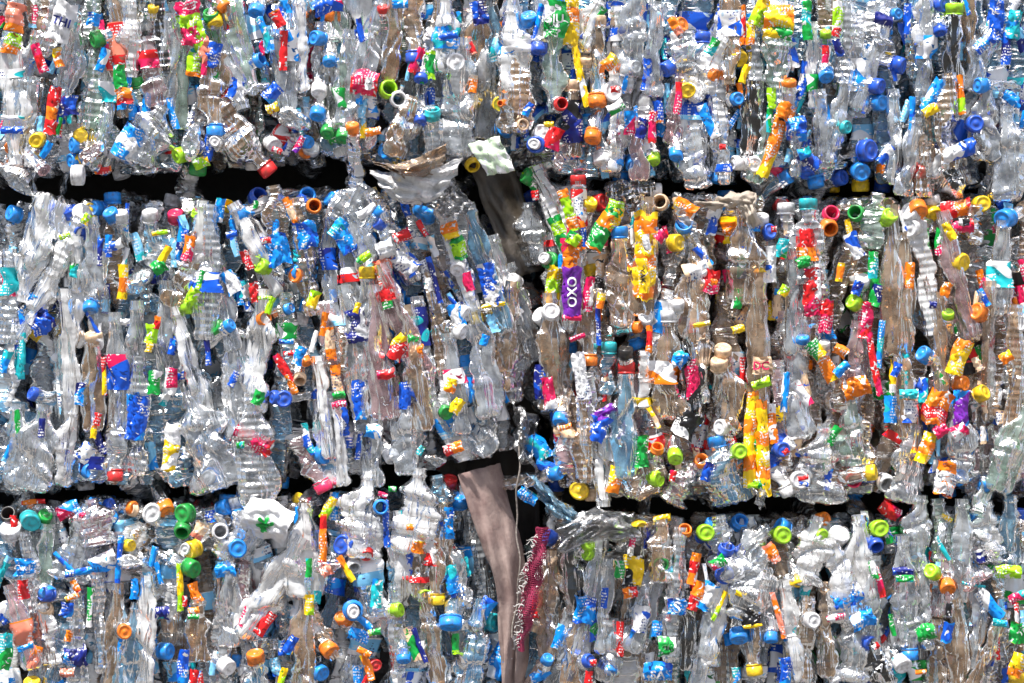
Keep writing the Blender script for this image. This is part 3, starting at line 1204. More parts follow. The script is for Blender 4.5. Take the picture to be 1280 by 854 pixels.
b 1070 800 85 110 50 k - -
w 1080 776 20 30 22 A W
c 1093 807 -20 55 B 20
w 1094 807 40 9 8 W R
b 1102 835 110 70 30 d - -
w 1098 832 60 14 14 K K A
w 1117 640 -35 28 18 R M
c 1103 662 0 78 L 23
o 1098 686 -70 55 B 21
w 1130 715 0 26 10 N B
w 1131 724 0 22 9 G T
b 1130 740 90 140 32 k - -
c 1162 713 150 45 L 20
c 1187 740 -80 50 O 21
b 1182 735 85 80 30 p - -
w 1187 762 85 16 8 K K
b 1240 668 95 80 42 w - -
b 1267 665 90 90 26 b - -
b 1207 690 90 130 26 k - -
b 1150 670 85 100 34 k - -
b 1180 665 95 80 24 g - -
w 1181 686 -60 34 6 T W
w 1187 649 -30 16 6 L Y
w 1263 717 0 32 16 L G
u 1225 728 38 p
w 1273 748 20 24 12 M T
w 1100 728 -75 40 8 R M
w 1093 712 -75 24 9 G W
w 1063 738 -80 40 10 B A
w 1158 793 20 24 20 G G
w 1117 782 -80 28 6 G G
b 1140 790 -90 60 28 k A -
c 1133 837 -60 50 W 24
w 1186 792 80 26 13 A B
w 1151 840 5 14 6 O Y
w 1250 779 -10 18 9 T A
w 1238 757 -50 44 16 W A
w 1218 732 -10 30 4 T N
w 1273 832 70 30 18 Y O
w 1272 792 80 26 16 G L
b 1220 780 90 120 24 k - -
b 1240 815 70 110 26 n - -
b 1200 810 92 120 26 n - -
b 1175 820 92 90 24 n - -
b 1160 760 92 110 24 k - -
b 1035 790 92 120 24 n - -
b 1095 760 90 130 24 k - -
b 1010 800 88 110 24 n - -
w 1083 650 88 20 10 A W
w 1147 650 -80 26 7 A B
b 860 790 90 100 20 d - -
b 1080 700 95 110 34 w - -
b 905 675 100 60 26 k - -
'''
# ------------------------------------------------------------------ the six bales
COLN = dict(B='blue', A='sky blue', T='turquoise', N='navy blue', W='white', R='red', M='crimson', O='orange', Y='yellow',
            L='lime green', G='green', C='cream', S='salmon pink', K='black', P='purple', I='pale blue', J='pale green')
TINTN = dict(k='clear', g='greenish clear', b='bluish clear', n='brownish clear', p='pinkish clear', w='milky white', d='smoky dark', v='clear')
def pts(y, P):
    return float(np.interp(y, [p[0] for p in P], [p[1] for p in P]))
BALES = {   # label, left(y), right(y), top(x), bottom(x)
 'TL': ('upper left bale of crushed bottles with a plastic bag drooping at its right end', [(0, -260)], [(0, 614), (130, 608), (205, 560)], [(0, -190)], [(0, 205), (60, 214), (240, 211), (400, 194), (470, 202), (600, 204)]),
 'TR': ('upper right bale of crushed bottles, mostly blue capped at its right end', [(0, 602), (120, 606), (215, 645)], [(0, 1540)], [(0, -190)], [(640, 214), (760, 218), (1280, 231)]),
 'ML': ('middle left bale of mostly clear and white crushed bottles bulging into the crevice', [(0, -260)], [(240, 560), (300, 606), (350, 645), (400, 660), (480, 645), (540, 622), (600, 590)], [(0, 252), (390, 244), (440, 232), (560, 240), (600, 280), (660, 350)], [(0, 608), (330, 606), (480, 594), (620, 566)]),
 'MR': ('middle right bale with a purple bottle and a yellow labelled bottle near its left end', [(215, 650), (330, 690), (400, 674), (500, 668), (620, 690)], [(0, 1540)], [(640, 230), (760, 240), (1280, 246)], [(660, 600), (760, 625), (1280, 616)]),
 'BL': ('lower left bale of crushed bottles with a white wrapper printed with a green star', [(0, -260)], [(600, 575), (660, 598), (750, 625), (854, 645)], [(0, 634), (360, 624), (500, 612), (600, 606)], [(0, 1022)]),
 'BR': ('lower right bale of crushed bottles with round lime caps along its upper edge', [(650, 700), (700, 680), (854, 662)], [(0, 1540)], [(660, 660), (700, 648), (1280, 648)], [(0, 1022)]),
}
rows = {}
cur = None
for ln in CAT.strip().splitlines():
    if ln[0] == '@': cur = ln[1:].strip(); rows[cur] = []; continue
    rows[cur].append(ln.split())

def empty(name, loc, label, cat, group=None):
    o = bpy.data.objects.new(name, None); COL.objects.link(o); o.location = loc; o.empty_display_size = .1
    o['label'] = label; o['category'] = cat
    if group: o['group'] = group
    return o
def depth_of(bk, px, py):
    """how far the face of the bale falls back at its rims"""
    lab, LF, RT, TP, BT = BALES[bk]
    l, r_, t, b = pts(py, LF), pts(py, RT), pts(px, TP), pts(px, BT)
    e = 0
    for dd, R_ in ((px - l, 55), (r_ - px, 55), (py - t, 32), (b - py, 32)):
        if dd < R_: e += ((R_ - max(dd, 0)) / R_) ** 2 * (.045 if R_ == 32 else .07)
    return min(e, .16)

class Stuff:
    def __init__(s): s.V, s.F, s.M, s.U, s.n, s.mats = [], [], [], [], 0, []
    def mi(s, m):
        if m not in s.mats: s.mats.append(m)
        return s.mats.index(m)
    def add(s, V, F, m, M, UV=None):
        R_ = np.array(M.to_3x3()); T_ = np.array(M.translation)
        s.V.append(V @ R_.T + T_); s.F.append(F + s.n); s.M.append(np.full(len(F), s.mi(m)))
        s.U.append(UV if UV is not None else np.zeros((len(V), 2))); s.n += len(V)
    def build(s, name, parent, base):
        if not s.V: return None
        V = np.concatenate(s.V) - np.array(base)
        o = link_mesh(name, V, np.concatenate(s.F), s.mats, np.concatenate(s.M), np.concatenate(s.U), True, parent)
        o['kind'] = 'stuff'; return o

def make_bottle(spec, parent, base, stuff=None):
    """spec: dict px,py,depth,ang,el,roll,L,W,tint,cap,label,seed,open,ribs,R ; part (with sub-parts) or into the stuff mesh"""
    lo = stuff is not None and spec.get('lowres')
    NR, NS = (30, 18) if lo else (44, 28)
    G, t, UV = bottle(spec['seed'], spec['L'], spec['W'], NR, NS, spec.get('hard', 1.0), spec.get('ribs'), spec.get('neck', True))
    M = place(spec['px'], spec['py'], spec['depth'], spec['ang'], spec['el'], spec['roll'])
    if spec['anchor'] == 'neck':
        M.translation = M.translation - M.to_3x3() @ Vector((spec['L'] / 2 + .012, 0, 0))
    elif spec['anchor'] == 'bottom':
        M.translation = M.translation + M.to_3x3() @ Vector((spec['L'] / 2, 0, 0))
    mb = mat_clear(spec['tint']); F = grid_faces(NR, NS)
    sub = []
    if spec['cap']:
        R_ = spec.get('R', .0138)
        V2, F2 = (ring_geo(R_ * .94) if spec.get('open') else cap_geo(R_, seed=spec['seed'], NS=24 if lo else 40))
        V2 = V2 + np.array([spec['L'] / 2 - (.006 if not spec.get('open') else .004), 0, 0])
        sub.append(('neck_ring' if spec.get('open') else 'cap', V2, F2, mat_cap(spec['cap']), None))
    if spec['label']:
        c, a, b = spec['label']
        g, u = sleeve(G, UV, t, a, b)
        sub.append(('label_sleeve', flatten(g), grid_faces(len(g), NS), mat_label(c[0], c[-1]), flatten(u)))
    if stuff is not None:
        stuff.add(flatten(G), F, mb, M, flatten(UV))
        for n, V2, F2, m2, u2 in sub: stuff.add(V2, F2, m2, M, u2)
        return
    Ml = M.copy(); Ml.translation = M.translation - Vector(base)
    o = link_mesh('crushed_bottle', flatten(G), F, [mb], None, flatten(UV), True, parent, Ml)
    tn = TINTN[spec['tint']]
    if spec['cap'] or spec['label']:
        s = 'crushed ' + tn + ' bottle with ' + ' and '.join(([COLN[spec['cap']] + (' ring on its open neck' if spec.get('open') else ' screw cap')] if spec['cap'] else []) + ([COLN[spec['label'][0][0]] + ' label'] if spec['label'] else []))
        o['label'] = s
    for n, V2, F2, m2, u2 in sub: link_mesh(n, V2, F2, [m2], None, u2, True, o)
    return o

def make_wrapper(w, parent, base, stuff=None):
    V, F, UV, G = wrap_geo(w['seed'], w['L'], w['W'])
    M = place(w['px'], w['py'], w['depth'], w['ang'], 0, w['roll'])
    m = mat_plain('plain_label_' + w['c'][0], RGB[w['c'][0]], .35, .5, 50, [x * .85 for x in RGB[w['c'][0]]]) if w.get('text') in ('*', 'OXO', 'DC', 'THI', 'AMN', 'A') else mat_label(w['c'][0], w['c'][1])
    if stuff is not None: stuff.add(V, F, m, M, UV); return
    Ml = M.copy(); Ml.translation = M.translation - Vector(base)
    o = link_mesh('label_wrapper', V, F, [m], None, UV, True, parent, Ml)
    a, b = COLN[w['c'][0]], COLN[w['c'][1]]
    o['label'] = 'crumpled ' + (a if a == b else a + ' and ' + b) + ' printed plastic wrapper'
    if w.get('text'): add_text(o, G, w)
    return o
TXT = {'*': 'G'}; TXT.update(THI='N', GIU='W', UZI='W', YAK='K', OXO='W', DC='M', Cwal='W', S='W', CS='G', SA='W', A='W', AMN='K')
def add_text(parent, G, w):
    s = w['text']
    cu = bpy.data.curves.new('lettering', 'FONT'); cu.body = s; cu.size = 1; cu.offset = .02; cu.resolution_u = 3
    ob = bpy.data.objects.new('lettering', cu); COL.objects.link(ob)
    bpy.context.view_layer.update()
    me = bpy.data.meshes.new_from_object(ob.evaluated_get(bpy.context.evaluated_depsgraph_get()))
    COL.objects.unlink(ob); bpy.data.objects.remove(ob); bpy.data.curves.remove(cu)
    co = np.empty(len(me.vertices) * 3); me.vertices.foreach_get('co', co); co = co.reshape(-1, 3)
    mn, mx = co.min(0), co.max(0); c = (mn + mx) / 2; sz = mx - mn
    L, W = w['L'], w['W']
    P = co[:, :2] - c[:2]
    # reading direction: along the strip when it lies flat, across it when it stands upright
    vert = s in ('UZI', 'YAK', 'OXO')
    if vert or abs(w['ang']) < 45:
        k = min(L * .80 / sz[0], W * .5 / sz[1]); lx, lz = P[:, 0] * k, P[:, 1] * k
    else:
        k = min(W * .82 / sz[0], L * .7 / sz[1]); sg = 1 if w['ang'] > 0 else -1
        lx, lz = P[:, 1] * k * sg, -P[:, 0] * k * sg
    g = G.reshape(-1, 3)
    y = np.array([g[np.argsort((g[:, 0] - a) ** 2 + (g[:, 2] - b) ** 2)[:4], 1].min() for a, b in zip(lx, lz)]) - .0012
    me.vertices.foreach_set('co', np.stack([lx, y, lz], -1).ravel()); me.update()
    me.materials.append(mat_plain('ink_' + TXT[s], RGB[TXT[s]], .4, 0, 40, RGB[TXT[s]]))
    o = bpy.data.objects.new('lettering', me); COL.objects.link(o); o.parent = parent

def parse_label(s):
    if s == '-': return None
    p = s.split(':'); return (p[0], float(p[1]) if len(p) > 1 else .32, float(p[2]) if len(p) > 2 else .6)

PAL = {  # filler tendencies of each bale: body tints, cap colours, label colours
 'TL': ('kkbbwgnnb', 'AABWWGRAO', ['BW', 'IW', 'RW', 'GW', 'MW', 'WI', 'WB', 'IA']),
 'TR': ('kkbbbbbwn', 'ABBBAWWY', ['IW', 'BW', 'BI', 'WB', 'IT', 'WI', 'AI']),
 'ML': ('kkbbwwnbk', 'ABWWAYR', ['BW', 'IW', 'WB', 'WI', 'WI', 'AI', 'NB']),
 'MR': ('knnnnnkpn', 'AWYBCWR', ['WR', 'RW', 'BW', 'OY', 'IW', 'KR', 'GW', 'CW']),
 'BL': ('kkwwwnbbb', 'AAWBWAY', ['IW', 'BW', 'WI', 'AB', 'WI', 'IA']),
 'BR': ('kkkgwnnbn', 'AWWBWYA', ['IW', 'BW', 'WB', 'GW', 'IT', 'WI']),
}
def slant(bk, x, y):
    if bk == 'ML': return float(np.interp(x, [380, 470, 560, 660], [0, 8, 16, 14])) * (1 if y < 500 else .3)
    if bk == 'MR': return float(np.interp(x, [680, 760], [8, 2]))
    if bk == 'BL': return float(np.interp(x, [480, 620], [0, 10]))
    if bk == 'BR': return float(np.interp(x, [680, 800, 900], [-12, -8, 0]))
    return 0
seed = 1000
for bk in ('TL', 'TR', 'ML', 'MR', 'BL', 'BR'):
    lab, LF, RT, TP, BT = BALES[bk]
    R = random.Random(sum(map(ord, bk)) * 7)
    cx = 300 if bk[1] == 'L' else 980
    side = 'L' if bk[1] == 'L' else 'R'
    base = (X(190 if side == 'L' else 1090), .30, Z(pts(cx, BT)))
    root = empty('plastic_bottle_bale', base, lab, 'bale', 'pressed bales of plastic bottles stacked in two columns')
    specs, wraps = [], []
    for i, q in enumerate(rows[bk]):
        seed += 1
        k = q[0]; x, y = float(q[1]), float(q[2]); dz = min(depth_of(bk, x, y), .06)
        if k == 'b':
            L_, W_ = float(q[4]) / PX, float(q[5]) / PX
            capc = None if q[7] == '-' else q[7]
            lb = parse_label(q[8])
            specs.append(dict(px=x, py=y, depth=dz * .8 - R.uniform(.0, .012), ang=float(q[3]), el=R.uniform(-3, 5), roll=R.uniform(-25, 25), L=L_, W=W_ * 1.06,
                              tint=q[6], cap=capc, label=lb, seed=seed, anchor='mid', R=min(.0135, W_ * .52), pr=3))
        elif k in 'co':
            el = float(q[4]); sz = float(q[6]) / PX
            ti = R.choice(PAL[bk][0])
            specs.append(dict(px=x, py=y, depth=dz * .7 - .013 - R.uniform(0, .012) - (.012 if (sz < .0255 and el >= 70) else 0) - (.010 if el >= 75 else 0), ang=float(q[3]), el=el, roll=R.uniform(0, 90), L=R.uniform(85, 120) / PX, W=max(sz * 1.15, .030),
                              tint=ti, cap=q[5], label=None, seed=seed, anchor='neck', R=sz / 2 * .97, open=(k == 'o'), pr=5))
            if len(q) > 7: specs[-1]['depth'] = -float(q[7])
        elif k == 'u':
            sz = float(q[3]) / PX
            specs.append(dict(px=x, py=y, depth=dz * .7 - .026, ang=R.uniform(0, 360), el=-R.uniform(62, 82), roll=0, L=100 / PX, W=sz * 1.05,
                              tint=q[4], cap=None, label=None, seed=seed, anchor='bottom', hard=.7, ribs=False, pr=5))
        else:
            a, l, w_ = float(q[3]), float(q[4]) / PX, float(q[5]) / PX
            wraps.append(dict(px=x, py=y, depth=dz * .7 - .017 - w_ * .16 - R.uniform(0, .006) - (.010 if l < .031 else 0), ang=a, roll=R.uniform(-14, 14), L=l, W=w_, c=(q[6], q[7]), seed=seed, text=q[8] if len(q) > 8 else None))
            if len(q) > 8 and q[8][0] == '+': wraps[-1]['text'] = None; wraps[-1]['depth'] = -float(q[8][1:]); wraps[-1]['roll'] = 0
            elif len(q) > 8: wraps[-1]['depth'] -= .014
            elif l < .0155 and w_ < .0155: wraps[-1]['depth'] -= .016
    # the rest of the pressed mass, standing mostly upright, in front layer and behind
    x0, x1 = (-230, 668) if side == 'L' else (606, 1510)
    y0, y1 = {'T': (-175, 235), 'M': (225, 630), 'B': (600, 1015)}[bk[0]]
    for layer in (0, 1):
        sx = (34, 34)[layer]; x = x0 + layer * 9
        while x < x1:
            y = y0 + R.uniform(-60, 10)
            while y < y1 + 30:
                L_ = R.uniform(95, 165); yc = y + L_ / 2; xx = x + R.uniform(-7, 7)
                y += L_ * .74
                l, r_, t, b = pts(yc, LF), pts(yc, RT), pts(xx, TP), pts(xx, BT)
                if xx < l + 8 or xx > r_ - 10: continue
                top, bot = yc - L_ / 2, yc + L_ / 2
                if top < t: top = t + R.uniform(0, 8)
                if bot > b or b - bot < 48: bot = b - R.uniform(0, 5)
                if top - t < 26: top = t + R.uniform(0, 5)
                if bot - top < 34: continue
                L2 = bot - top; yc = (top + bot) / 2; seed += 1
                up = R.random() < .5
                specs.append(dict(px=xx, py=yc, depth=depth_of(bk, xx, yc) + (.026, .078)[layer] + R.uniform(-.012, .012), ang=(90 if up else -90) + slant(bk, xx, yc) + R.gauss(0, 10 if R.random() < .86 else 34), el=R.uniform(-8, 8),
                                  roll=R.uniform(-40, 40), L=L2 / PX * 1.06, W=R.uniform(28, 42) / PX, tint=R.choice(PAL[bk][0]), cap=R.choice(PAL[bk][1]) if (cp := R.random() < .22) else None, neck=cp or R.random() < .3, hard=R.uniform(.9, 1.7),
                                  label=(R.choice(PAL[bk][2]), (la := R.uniform(.12, .6)), la + R.uniform(.12, .3)) if R.random() < .62 else None, seed=seed, anchor='mid', pr=(2 if layer == 0 and -10 < xx < 1290 and 0 < yc < 854 else 0), lowres=True))
            x += sx
    # bottle ends poking out between the upright ones, near the rims most of all
    nend = 22
    for i in range(nend):
        xx = R.uniform(max(x0, -200), min(x1, 1480)); t, b = pts(xx, TP), pts(xx, BT); yc = R.choice((t + R.uniform(6, 26), b - R.uniform(6, 22)))
        l, r_ = pts(yc, LF), pts(yc, RT)
        if not (l + 12 < xx < r_ - 12): continue
        seed += 1; u = R.random() < .5
        specs.append(dict(px=xx, py=yc, depth=depth_of(bk, xx, yc) * .8 - .004, ang=R.uniform(0, 360), el=R.uniform(40, 80) * (-1 if u else 1), roll=0, L=100 / PX, W=R.uniform(28, 38) / PX,
                          tint=R.choice(PAL[bk][0]), cap=None if u else R.choice(PAL[bk][1]), label=None, seed=seed, anchor='bottom' if u else 'neck', hard=.8, R=.0125, pr=2))
    # scraps of torn label wedged between the bottles
    SP = {'TL': 'IABIWWTRMIGYA', 'TR': 'IIABIBWTNO', 'ML': 'IIABWAWTNB', 'MR': 'IBWRMOYGTKCC', 'BL': 'IIABWATRB', 'BR': 'IIABWWTGRN'}[bk]
    for i in range(150):
        xx = R.uniform(max(x0, -160), min(x1, 1440)); t, b = pts(xx, TP), pts(xx, BT); yc = R.uniform(max(t + 14, 0), b - 16)
        l, r_ = pts(yc, LF), pts(yc, RT)
        if not (l + 12 < xx < r_ - 12): continue
        seed += 1
        wraps.append(dict(px=xx, py=yc, depth=depth_of(bk, xx, yc) + R.uniform(-.016, .012), ang=90 + slant(bk, xx, yc) + R.gauss(0, 13), roll=R.uniform(-35, 35), L=R.uniform(14, 44) / PX, W=R.uniform(5, 13) / PX,
                          c=(R.choice(SP), R.choice('WWAB' + SP)), seed=seed, text=None, fill=True))
    # the ends of the bale inside the crevice
    for i in range(34):
        yc = R.uniform(y0, y1); e = pts(yc, RT if side == 'L' else LF); s_ = -1 if side == 'L' else 1
        if yc < pts(e, TP) + 10 or yc > pts(e, BT) - 12: continue
        seed += 1
        specs.append(dict(px=e + s_ * R.uniform(6, 22), py=yc, depth=R.uniform(.07, .45), ang=R.choice((90, -90)) + R.gauss(0, 16), el=R.uniform(-25, 25), roll=R.uniform(-60, 60), L=R.uniform(80, 130) / PX,
                          W=.042, tint=R.choice(PAL[bk][0]), cap=R.choice(PAL[bk][1]) if R.random() < .2 else None, label=None, seed=seed, anchor='mid', pr=0, lowres=True))
    specs.sort(key=lambda s: -(s['pr'] * 10 + s['L'] * s['W'] * 1000))
    st = Stuff()
    for i, s in enumerate(specs):
        if i < 100: make_bottle(s, root, base)
        else: make_bottle(s, root, base, st)
    st.build('crushed_bottles', root, base)
    wraps.sort(key=lambda w: -w['L'] * w['W'] - (1 if w['text'] or w['roll'] == 0 else 0) + (1 if w.get('fill') else 0)); sw = Stuff()
    for i, w in enumerate(wraps):
        if i < 100: make_wrapper(w, root, base)
        else: make_wrapper(w, root, base, sw)
    sw.build('label_wrappers', root, base)
    # the packed heart of the bale, coloured dark as shade for the gaps between bottles
    rc = np.random.RandomState(len(lab)); n1, n2 = 64, 36
    th = np.linspace(0, 1, n1 * 2, endpoint=False)
    ring = []
    for i in range(n1):                      # outline of the heart in X/Z, following the bale's edges
        f = i / n1 * 4; s_ = int(f); f -= s_
        yA, yB = pts(cx, TP), pts(cx, BT)
        lx = max(-225, 0) if False else None
        if s_ == 0: yy = yA + (yB - yA) * f; xx = max(pts(yy, LF), -225) + 14
        elif s_ == 1:
            xa = max(pts(yB, LF), -225); xb = min(pts(yB, RT), 1505); xx = xa + (xb - xa) * f; yy = pts(xx, BT) - 12
        elif s_ == 2: yy = yB + (yA - yB) * f; xx = min(pts(yy, RT), 1505) - 14
        else:
            xa = max(pts(yA, LF), -225); xb = min(pts(yA, RT), 1505); xx = xb + (xa - xb) * f; yy = pts(xx, TP) + 12
        ring.append((X(xx), Z(yy)))
    ring = np.array(ring); c_ = ring.mean(0)
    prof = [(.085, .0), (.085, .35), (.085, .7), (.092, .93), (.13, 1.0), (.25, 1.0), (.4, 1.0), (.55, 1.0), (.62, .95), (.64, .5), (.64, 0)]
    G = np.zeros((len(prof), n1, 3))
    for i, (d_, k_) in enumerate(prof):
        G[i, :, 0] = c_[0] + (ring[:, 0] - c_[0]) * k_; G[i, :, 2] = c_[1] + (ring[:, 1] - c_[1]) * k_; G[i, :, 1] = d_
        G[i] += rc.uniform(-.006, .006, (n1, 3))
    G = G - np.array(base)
    o = link_mesh('gap_shade_core', flatten(G), grid_faces(len(prof), n1), [mat_plain('core_shade', (.10, .09, .08), .45, 1.0, 40, (.02, .018, .016))], None, None, False, root)

# ------------------------------------------------------------------ what lies between and around the bales
def sheet(name, P, nu, nv, mat, label, cat, seed, crumple=.006, fr=(1, 3.4), thick=.0012, group=None, rag=.0028):
    """P: function (u,v)->(px,py,depth); a real sheet with thickness and creases"""
    r = np.random.RandomState(seed); u = np.linspace(0, 1, nu); v = np.linspace(0, 1, nv); U, V = np.meshgrid(u, v, indexing='ij')
    G = np.zeros((nu, nv, 3))
    for i in range(nu):
        for j in range(nv):
            a, b, d = P(u[i], v[j]); G[i, j] = (X(a), d, Z(b))
    for k in range(6):
        a = r.uniform(0, np.pi); f = r.uniform(*fr)
        dd = crumple * tri(f * (np.cos(a) * U + np.sin(a) * V) + r.rand() + .25 * np.sin(5 * V + k) + .2 * np.sin(4 * U + 2 * k))
        G[..., 1] += dd; G[..., 0] += dd * .3
    G += r.uniform(-1, 1, G.shape) * crumple * .12
    ru = np.abs(2 * U - 1) ** 6; rv = np.abs(2 * V - 1) ** 6; ph = r.uniform(0, 6, 8)
    G[..., 2] += rag * rv * (np.sin(9 * U + ph[0]) + .7 * np.sin(23 * U + ph[1]) + .6 * r.uniform(-1, 1, (nu, 1)))
    G[..., 0] += rag * ru * (np.sin(8 * V + ph[2]) + .7 * np.sin(19 * V + ph[3]) + .6 * r.uniform(-1, 1, (1, nv)))
    base = G.reshape(-1, 3).mean(0)
    B2 = G + np.array([0, thick, 0])
    V_ = np.concatenate([flatten(G), flatten(B2)]) - base; F1 = grid_faces(nu, nv, False); n = nu * nv
    idx = np.arange(n).reshape(nu, nv)
    edge = np.concatenate([idx[:, 0], idx[-1, 1:], idx[::-1, -1][1:], idx[0, ::-1][1:]])
    E = np.stack([edge[:-1], edge[1:], edge[1:] + n, edge[:-1] + n], -1)
    uvm = np.stack([V * 2.0, U * 1.6], -1).reshape(-1, 2)
    o = link_mesh(name, V_, np.concatenate([F1, F1[:, ::-1] + n, E]), [mat], None, np.concatenate([uvm, uvm]), True)
    o.location = base; o['label'] = label; o['category'] = cat
    if group: o['group'] = group
    return o
def bil(a, b, c, d, bulge=0, bx=0, by=0):
    """a..d corners (px,py,depth): u runs a->b (and d->c), v runs a->d"""
    def f(u, v):
        p = [(a[i] * (1 - u) + b[i] * u) * (1 - v) + (d[i] * (1 - u) + c[i] * u) * v for i in range(3)]
        s = math.sin(math.pi * u) * math.sin(math.pi * v)
        return p[0] + bx * math.sin(math.pi * u), p[1] + by * math.sin(math.pi * u), p[2] - bulge * s
    return f
card = mat_plain('dusty_cardboard', (.33, .25, .225), .85, .9, 22, (.19, .125, .115))
sheet('cardboard_sheet', bil((572, 594, -.005), (624, 900, -.01), (654, 900, .05), (624, 582, .05), .02, bx=20), 40, 14, card,
      'bent grey brown cardboard sheet at the right end of the lower left bale', 'cardboard', 5, .004, (1, 4), rag=.0012)
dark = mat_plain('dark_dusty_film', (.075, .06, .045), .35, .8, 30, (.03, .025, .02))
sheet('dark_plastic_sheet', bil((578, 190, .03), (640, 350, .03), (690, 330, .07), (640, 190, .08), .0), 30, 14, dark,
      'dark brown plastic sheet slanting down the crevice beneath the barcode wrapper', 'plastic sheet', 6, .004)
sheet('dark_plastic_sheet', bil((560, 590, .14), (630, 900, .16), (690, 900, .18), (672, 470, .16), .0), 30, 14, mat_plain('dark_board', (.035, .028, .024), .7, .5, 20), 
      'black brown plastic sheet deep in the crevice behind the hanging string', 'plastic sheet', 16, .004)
sheet('plastic_bag', bil((458, 200, -.03), (560, 176, -.03), (552, 212, -.05), (484, 212, -.05), .045, by=14), 40, 22, mat_clear('n'),
      'tan plastic bag drooping from the right end of the upper left bale', 'plastic bag', 7, .005, (1, 3.5), rag=.0012)
sheet('plastic_bag', bil((460, 212, -.05), (578, 196, -.035), (556, 244, -.045), (490, 250, -.05), .02, by=10), 30, 14, mat_clear('w'),
      'cream crumpled bag with a yellow ring, just below the tan drooping bag', 'plastic bag', 8, .005, rag=.0015)
sheet('clear_film', bil((520, 246, -.035), (560, 214, -.02), (596, 262, -.03), (556, 276, -.04), .01), 20, 20, mat_clear('v'),
      'clear plastic film with square creases over the top right corner of the middle left bale', 'plastic film', 9, .004, (4, 7))
bar = sheet('barcode_wrapper', bil((585, 180, -.03), (624, 170, -.03), (645, 214, -.028), (610, 220, -.03), .008), 16, 16, mat_label('J', 'W'),
      'pale green wrapper printed with lines, stuck above the crevice between the upper bales', 'wrapper', 10, .002, rag=.0007)
sheet('beige_film', bil((872, 254, -.02), (940, 236, -.03), (945, 258, -.04), (880, 262, -.03), .02), 24, 12, mat_plain('beige_film', (.62, .55, .46), .5, .7, 50, (.5, .42, .34), .35),
      'beige plastic film draped over the top of the middle right bale', 'plastic film', 11, .006)
sheet('beige_film', bil((922, 250, -.035), (944, 246, -.035), (948, 286, -.04), (930, 280, -.035), .01), 14, 12, mat_plain('beige_film', (.62, .55, .46)),
      'beige film tail hanging beside a white cap on the middle right bale', 'plastic film', 12, .003)
sheet('clear_film', bil((660, 590, -.02), (716, 640, -.03), (740, 668, -.02), (680, 640, -.02), .015), 24, 14, mat_clear('b'),
      'bluish clear film hanging from the lower left corner of the middle right bale', 'plastic film', 13, .006)
sheet('clear_film', bil((700, 648, -.045), (790, 640, -.05), (800, 680, -.04), (700, 690, -.045), .03, by=-8), 30, 20, mat_clear('v'),
      'clear plastic film hood over the top left corner of the lower right bale', 'plastic film', 14, .007)
sheet('clear_film', bil((640, 500, .02), (668, 520, .02), (672, 600, .02), (640, 560, .03), .015), 16, 16, mat_clear('v'),
      'crumpled clear film clinging to the left end of the middle right bale', 'plastic film', 15, .008)
sheet('clear_film', bil((942, 612, -.03), (958, 612, -.03), (956, 634, -.03), (948, 636, -.03), .003), 8, 8, mat_clear('v'),
      'small clear film tab hanging into the gap below a yellow wrapper', 'plastic film', 17, .002)
# pink netting with a frayed white edge
net = empty('pink_netting', (X(662), -.02, Z(770)), 'crimson mesh netting with frayed white edge at the lower right bale', 'netting')
r = np.random.RandomState(4)
def strand(P, rad, ns=5):
    P = np.array(P, float); n = len(P); th = np.linspace(0, 2 * np.pi, ns, endpoint=False)
    T_ = np.gradient(P, axis=0); T_ /= np.linalg.norm(T_, axis=1, keepdims=True) + 1e-9
    a = np.cross(T_, np.tile([[0.1, 1, .05]], (n, 1))); a /= np.linalg.norm(a, axis=1, keepdims=True); b = np.cross(T_, a)
    G = P[:, None] + rad * (np.cos(th)[None, :, None] * a[:, None] + np.sin(th)[None, :, None] * b[:, None])
    return flatten(G), grid_faces(n, ns)
st = Stuff(); mp_ = mat_plain('pink_net', (.42, .03, .10), .6, .4, 40, (.22, .02, .06))
def edgex(y): return np.interp(y, [640, 680, 720, 760, 800, 860], [675, 668, 656, 651, 649, 648]) + 1.5 * np.sin(y * .21)
def netw(y): return np.interp(y, [650, 700, 740, 780, 815], [12, 19, 22, 15, 3])
for k in range(26):
    f = k / 25; ys = np.linspace(660, 816, 60)
    xs = edgex(ys) + f * netw(ys) + 1.6 * np.sin(ys * .13 + 2 * f) + .9 * np.sin(ys * .5 + k * 2.1)
    st.add(*strand([(X(a), -.006 - .010 * math.sin(f * 3.1) + .003 * math.sin(b * .12 + 3 * f), Z(b)) for a, b in zip(xs, ys)], .0006), mp_, Matrix())
for k in range(60):
    y = 660 + k * 2.6; xs = np.linspace(0, 1, 14)
    st.add(*strand([(X(edgex(y) + f * netw(y)), -.0066 - .010 * math.sin(f * 3.1) + .003 * math.sin(y * .12 + 3 * f), Z(y + 4 * f)) for f in xs], .0006), mp_, Matrix())
V_ = np.concatenate(st.V) - np.array(net.location); link_mesh('mesh', V_, np.concatenate(st.F), [mp_], None, None, True, net)
st = Stuff(); mw = mat_plain('white_thread', (.8, .78, .76), .7, .2)
for k in range(60):
    y = 668 + k * 2.4 + r.uniform(-3, 3); x = edgex(y) + r.uniform(0, 3); a = r.uniform(.3, 1.6) * (2 if r.rand() < .15 else 1); L_ = r.uniform(2, 12) * (r.rand() + .2)
    pp = [(X(x - L_ * s + a * math.sin(s * (3 + k % 5))), -.016 - .006 * math.cos(s * 8 + k), Z(y + r.uniform(-.6, .6) + a * math.cos(s * (5 + k % 4)))) for s in np.linspace(0, 1, 16)]
    st.add(*strand(pp, .0005), mw, Matrix())
V_ = np.concatenate(st.V) - np.array(net.location); link_mesh('frayed_edge', V_, np.concatenate(st.F), [mw], None, None, True, net)
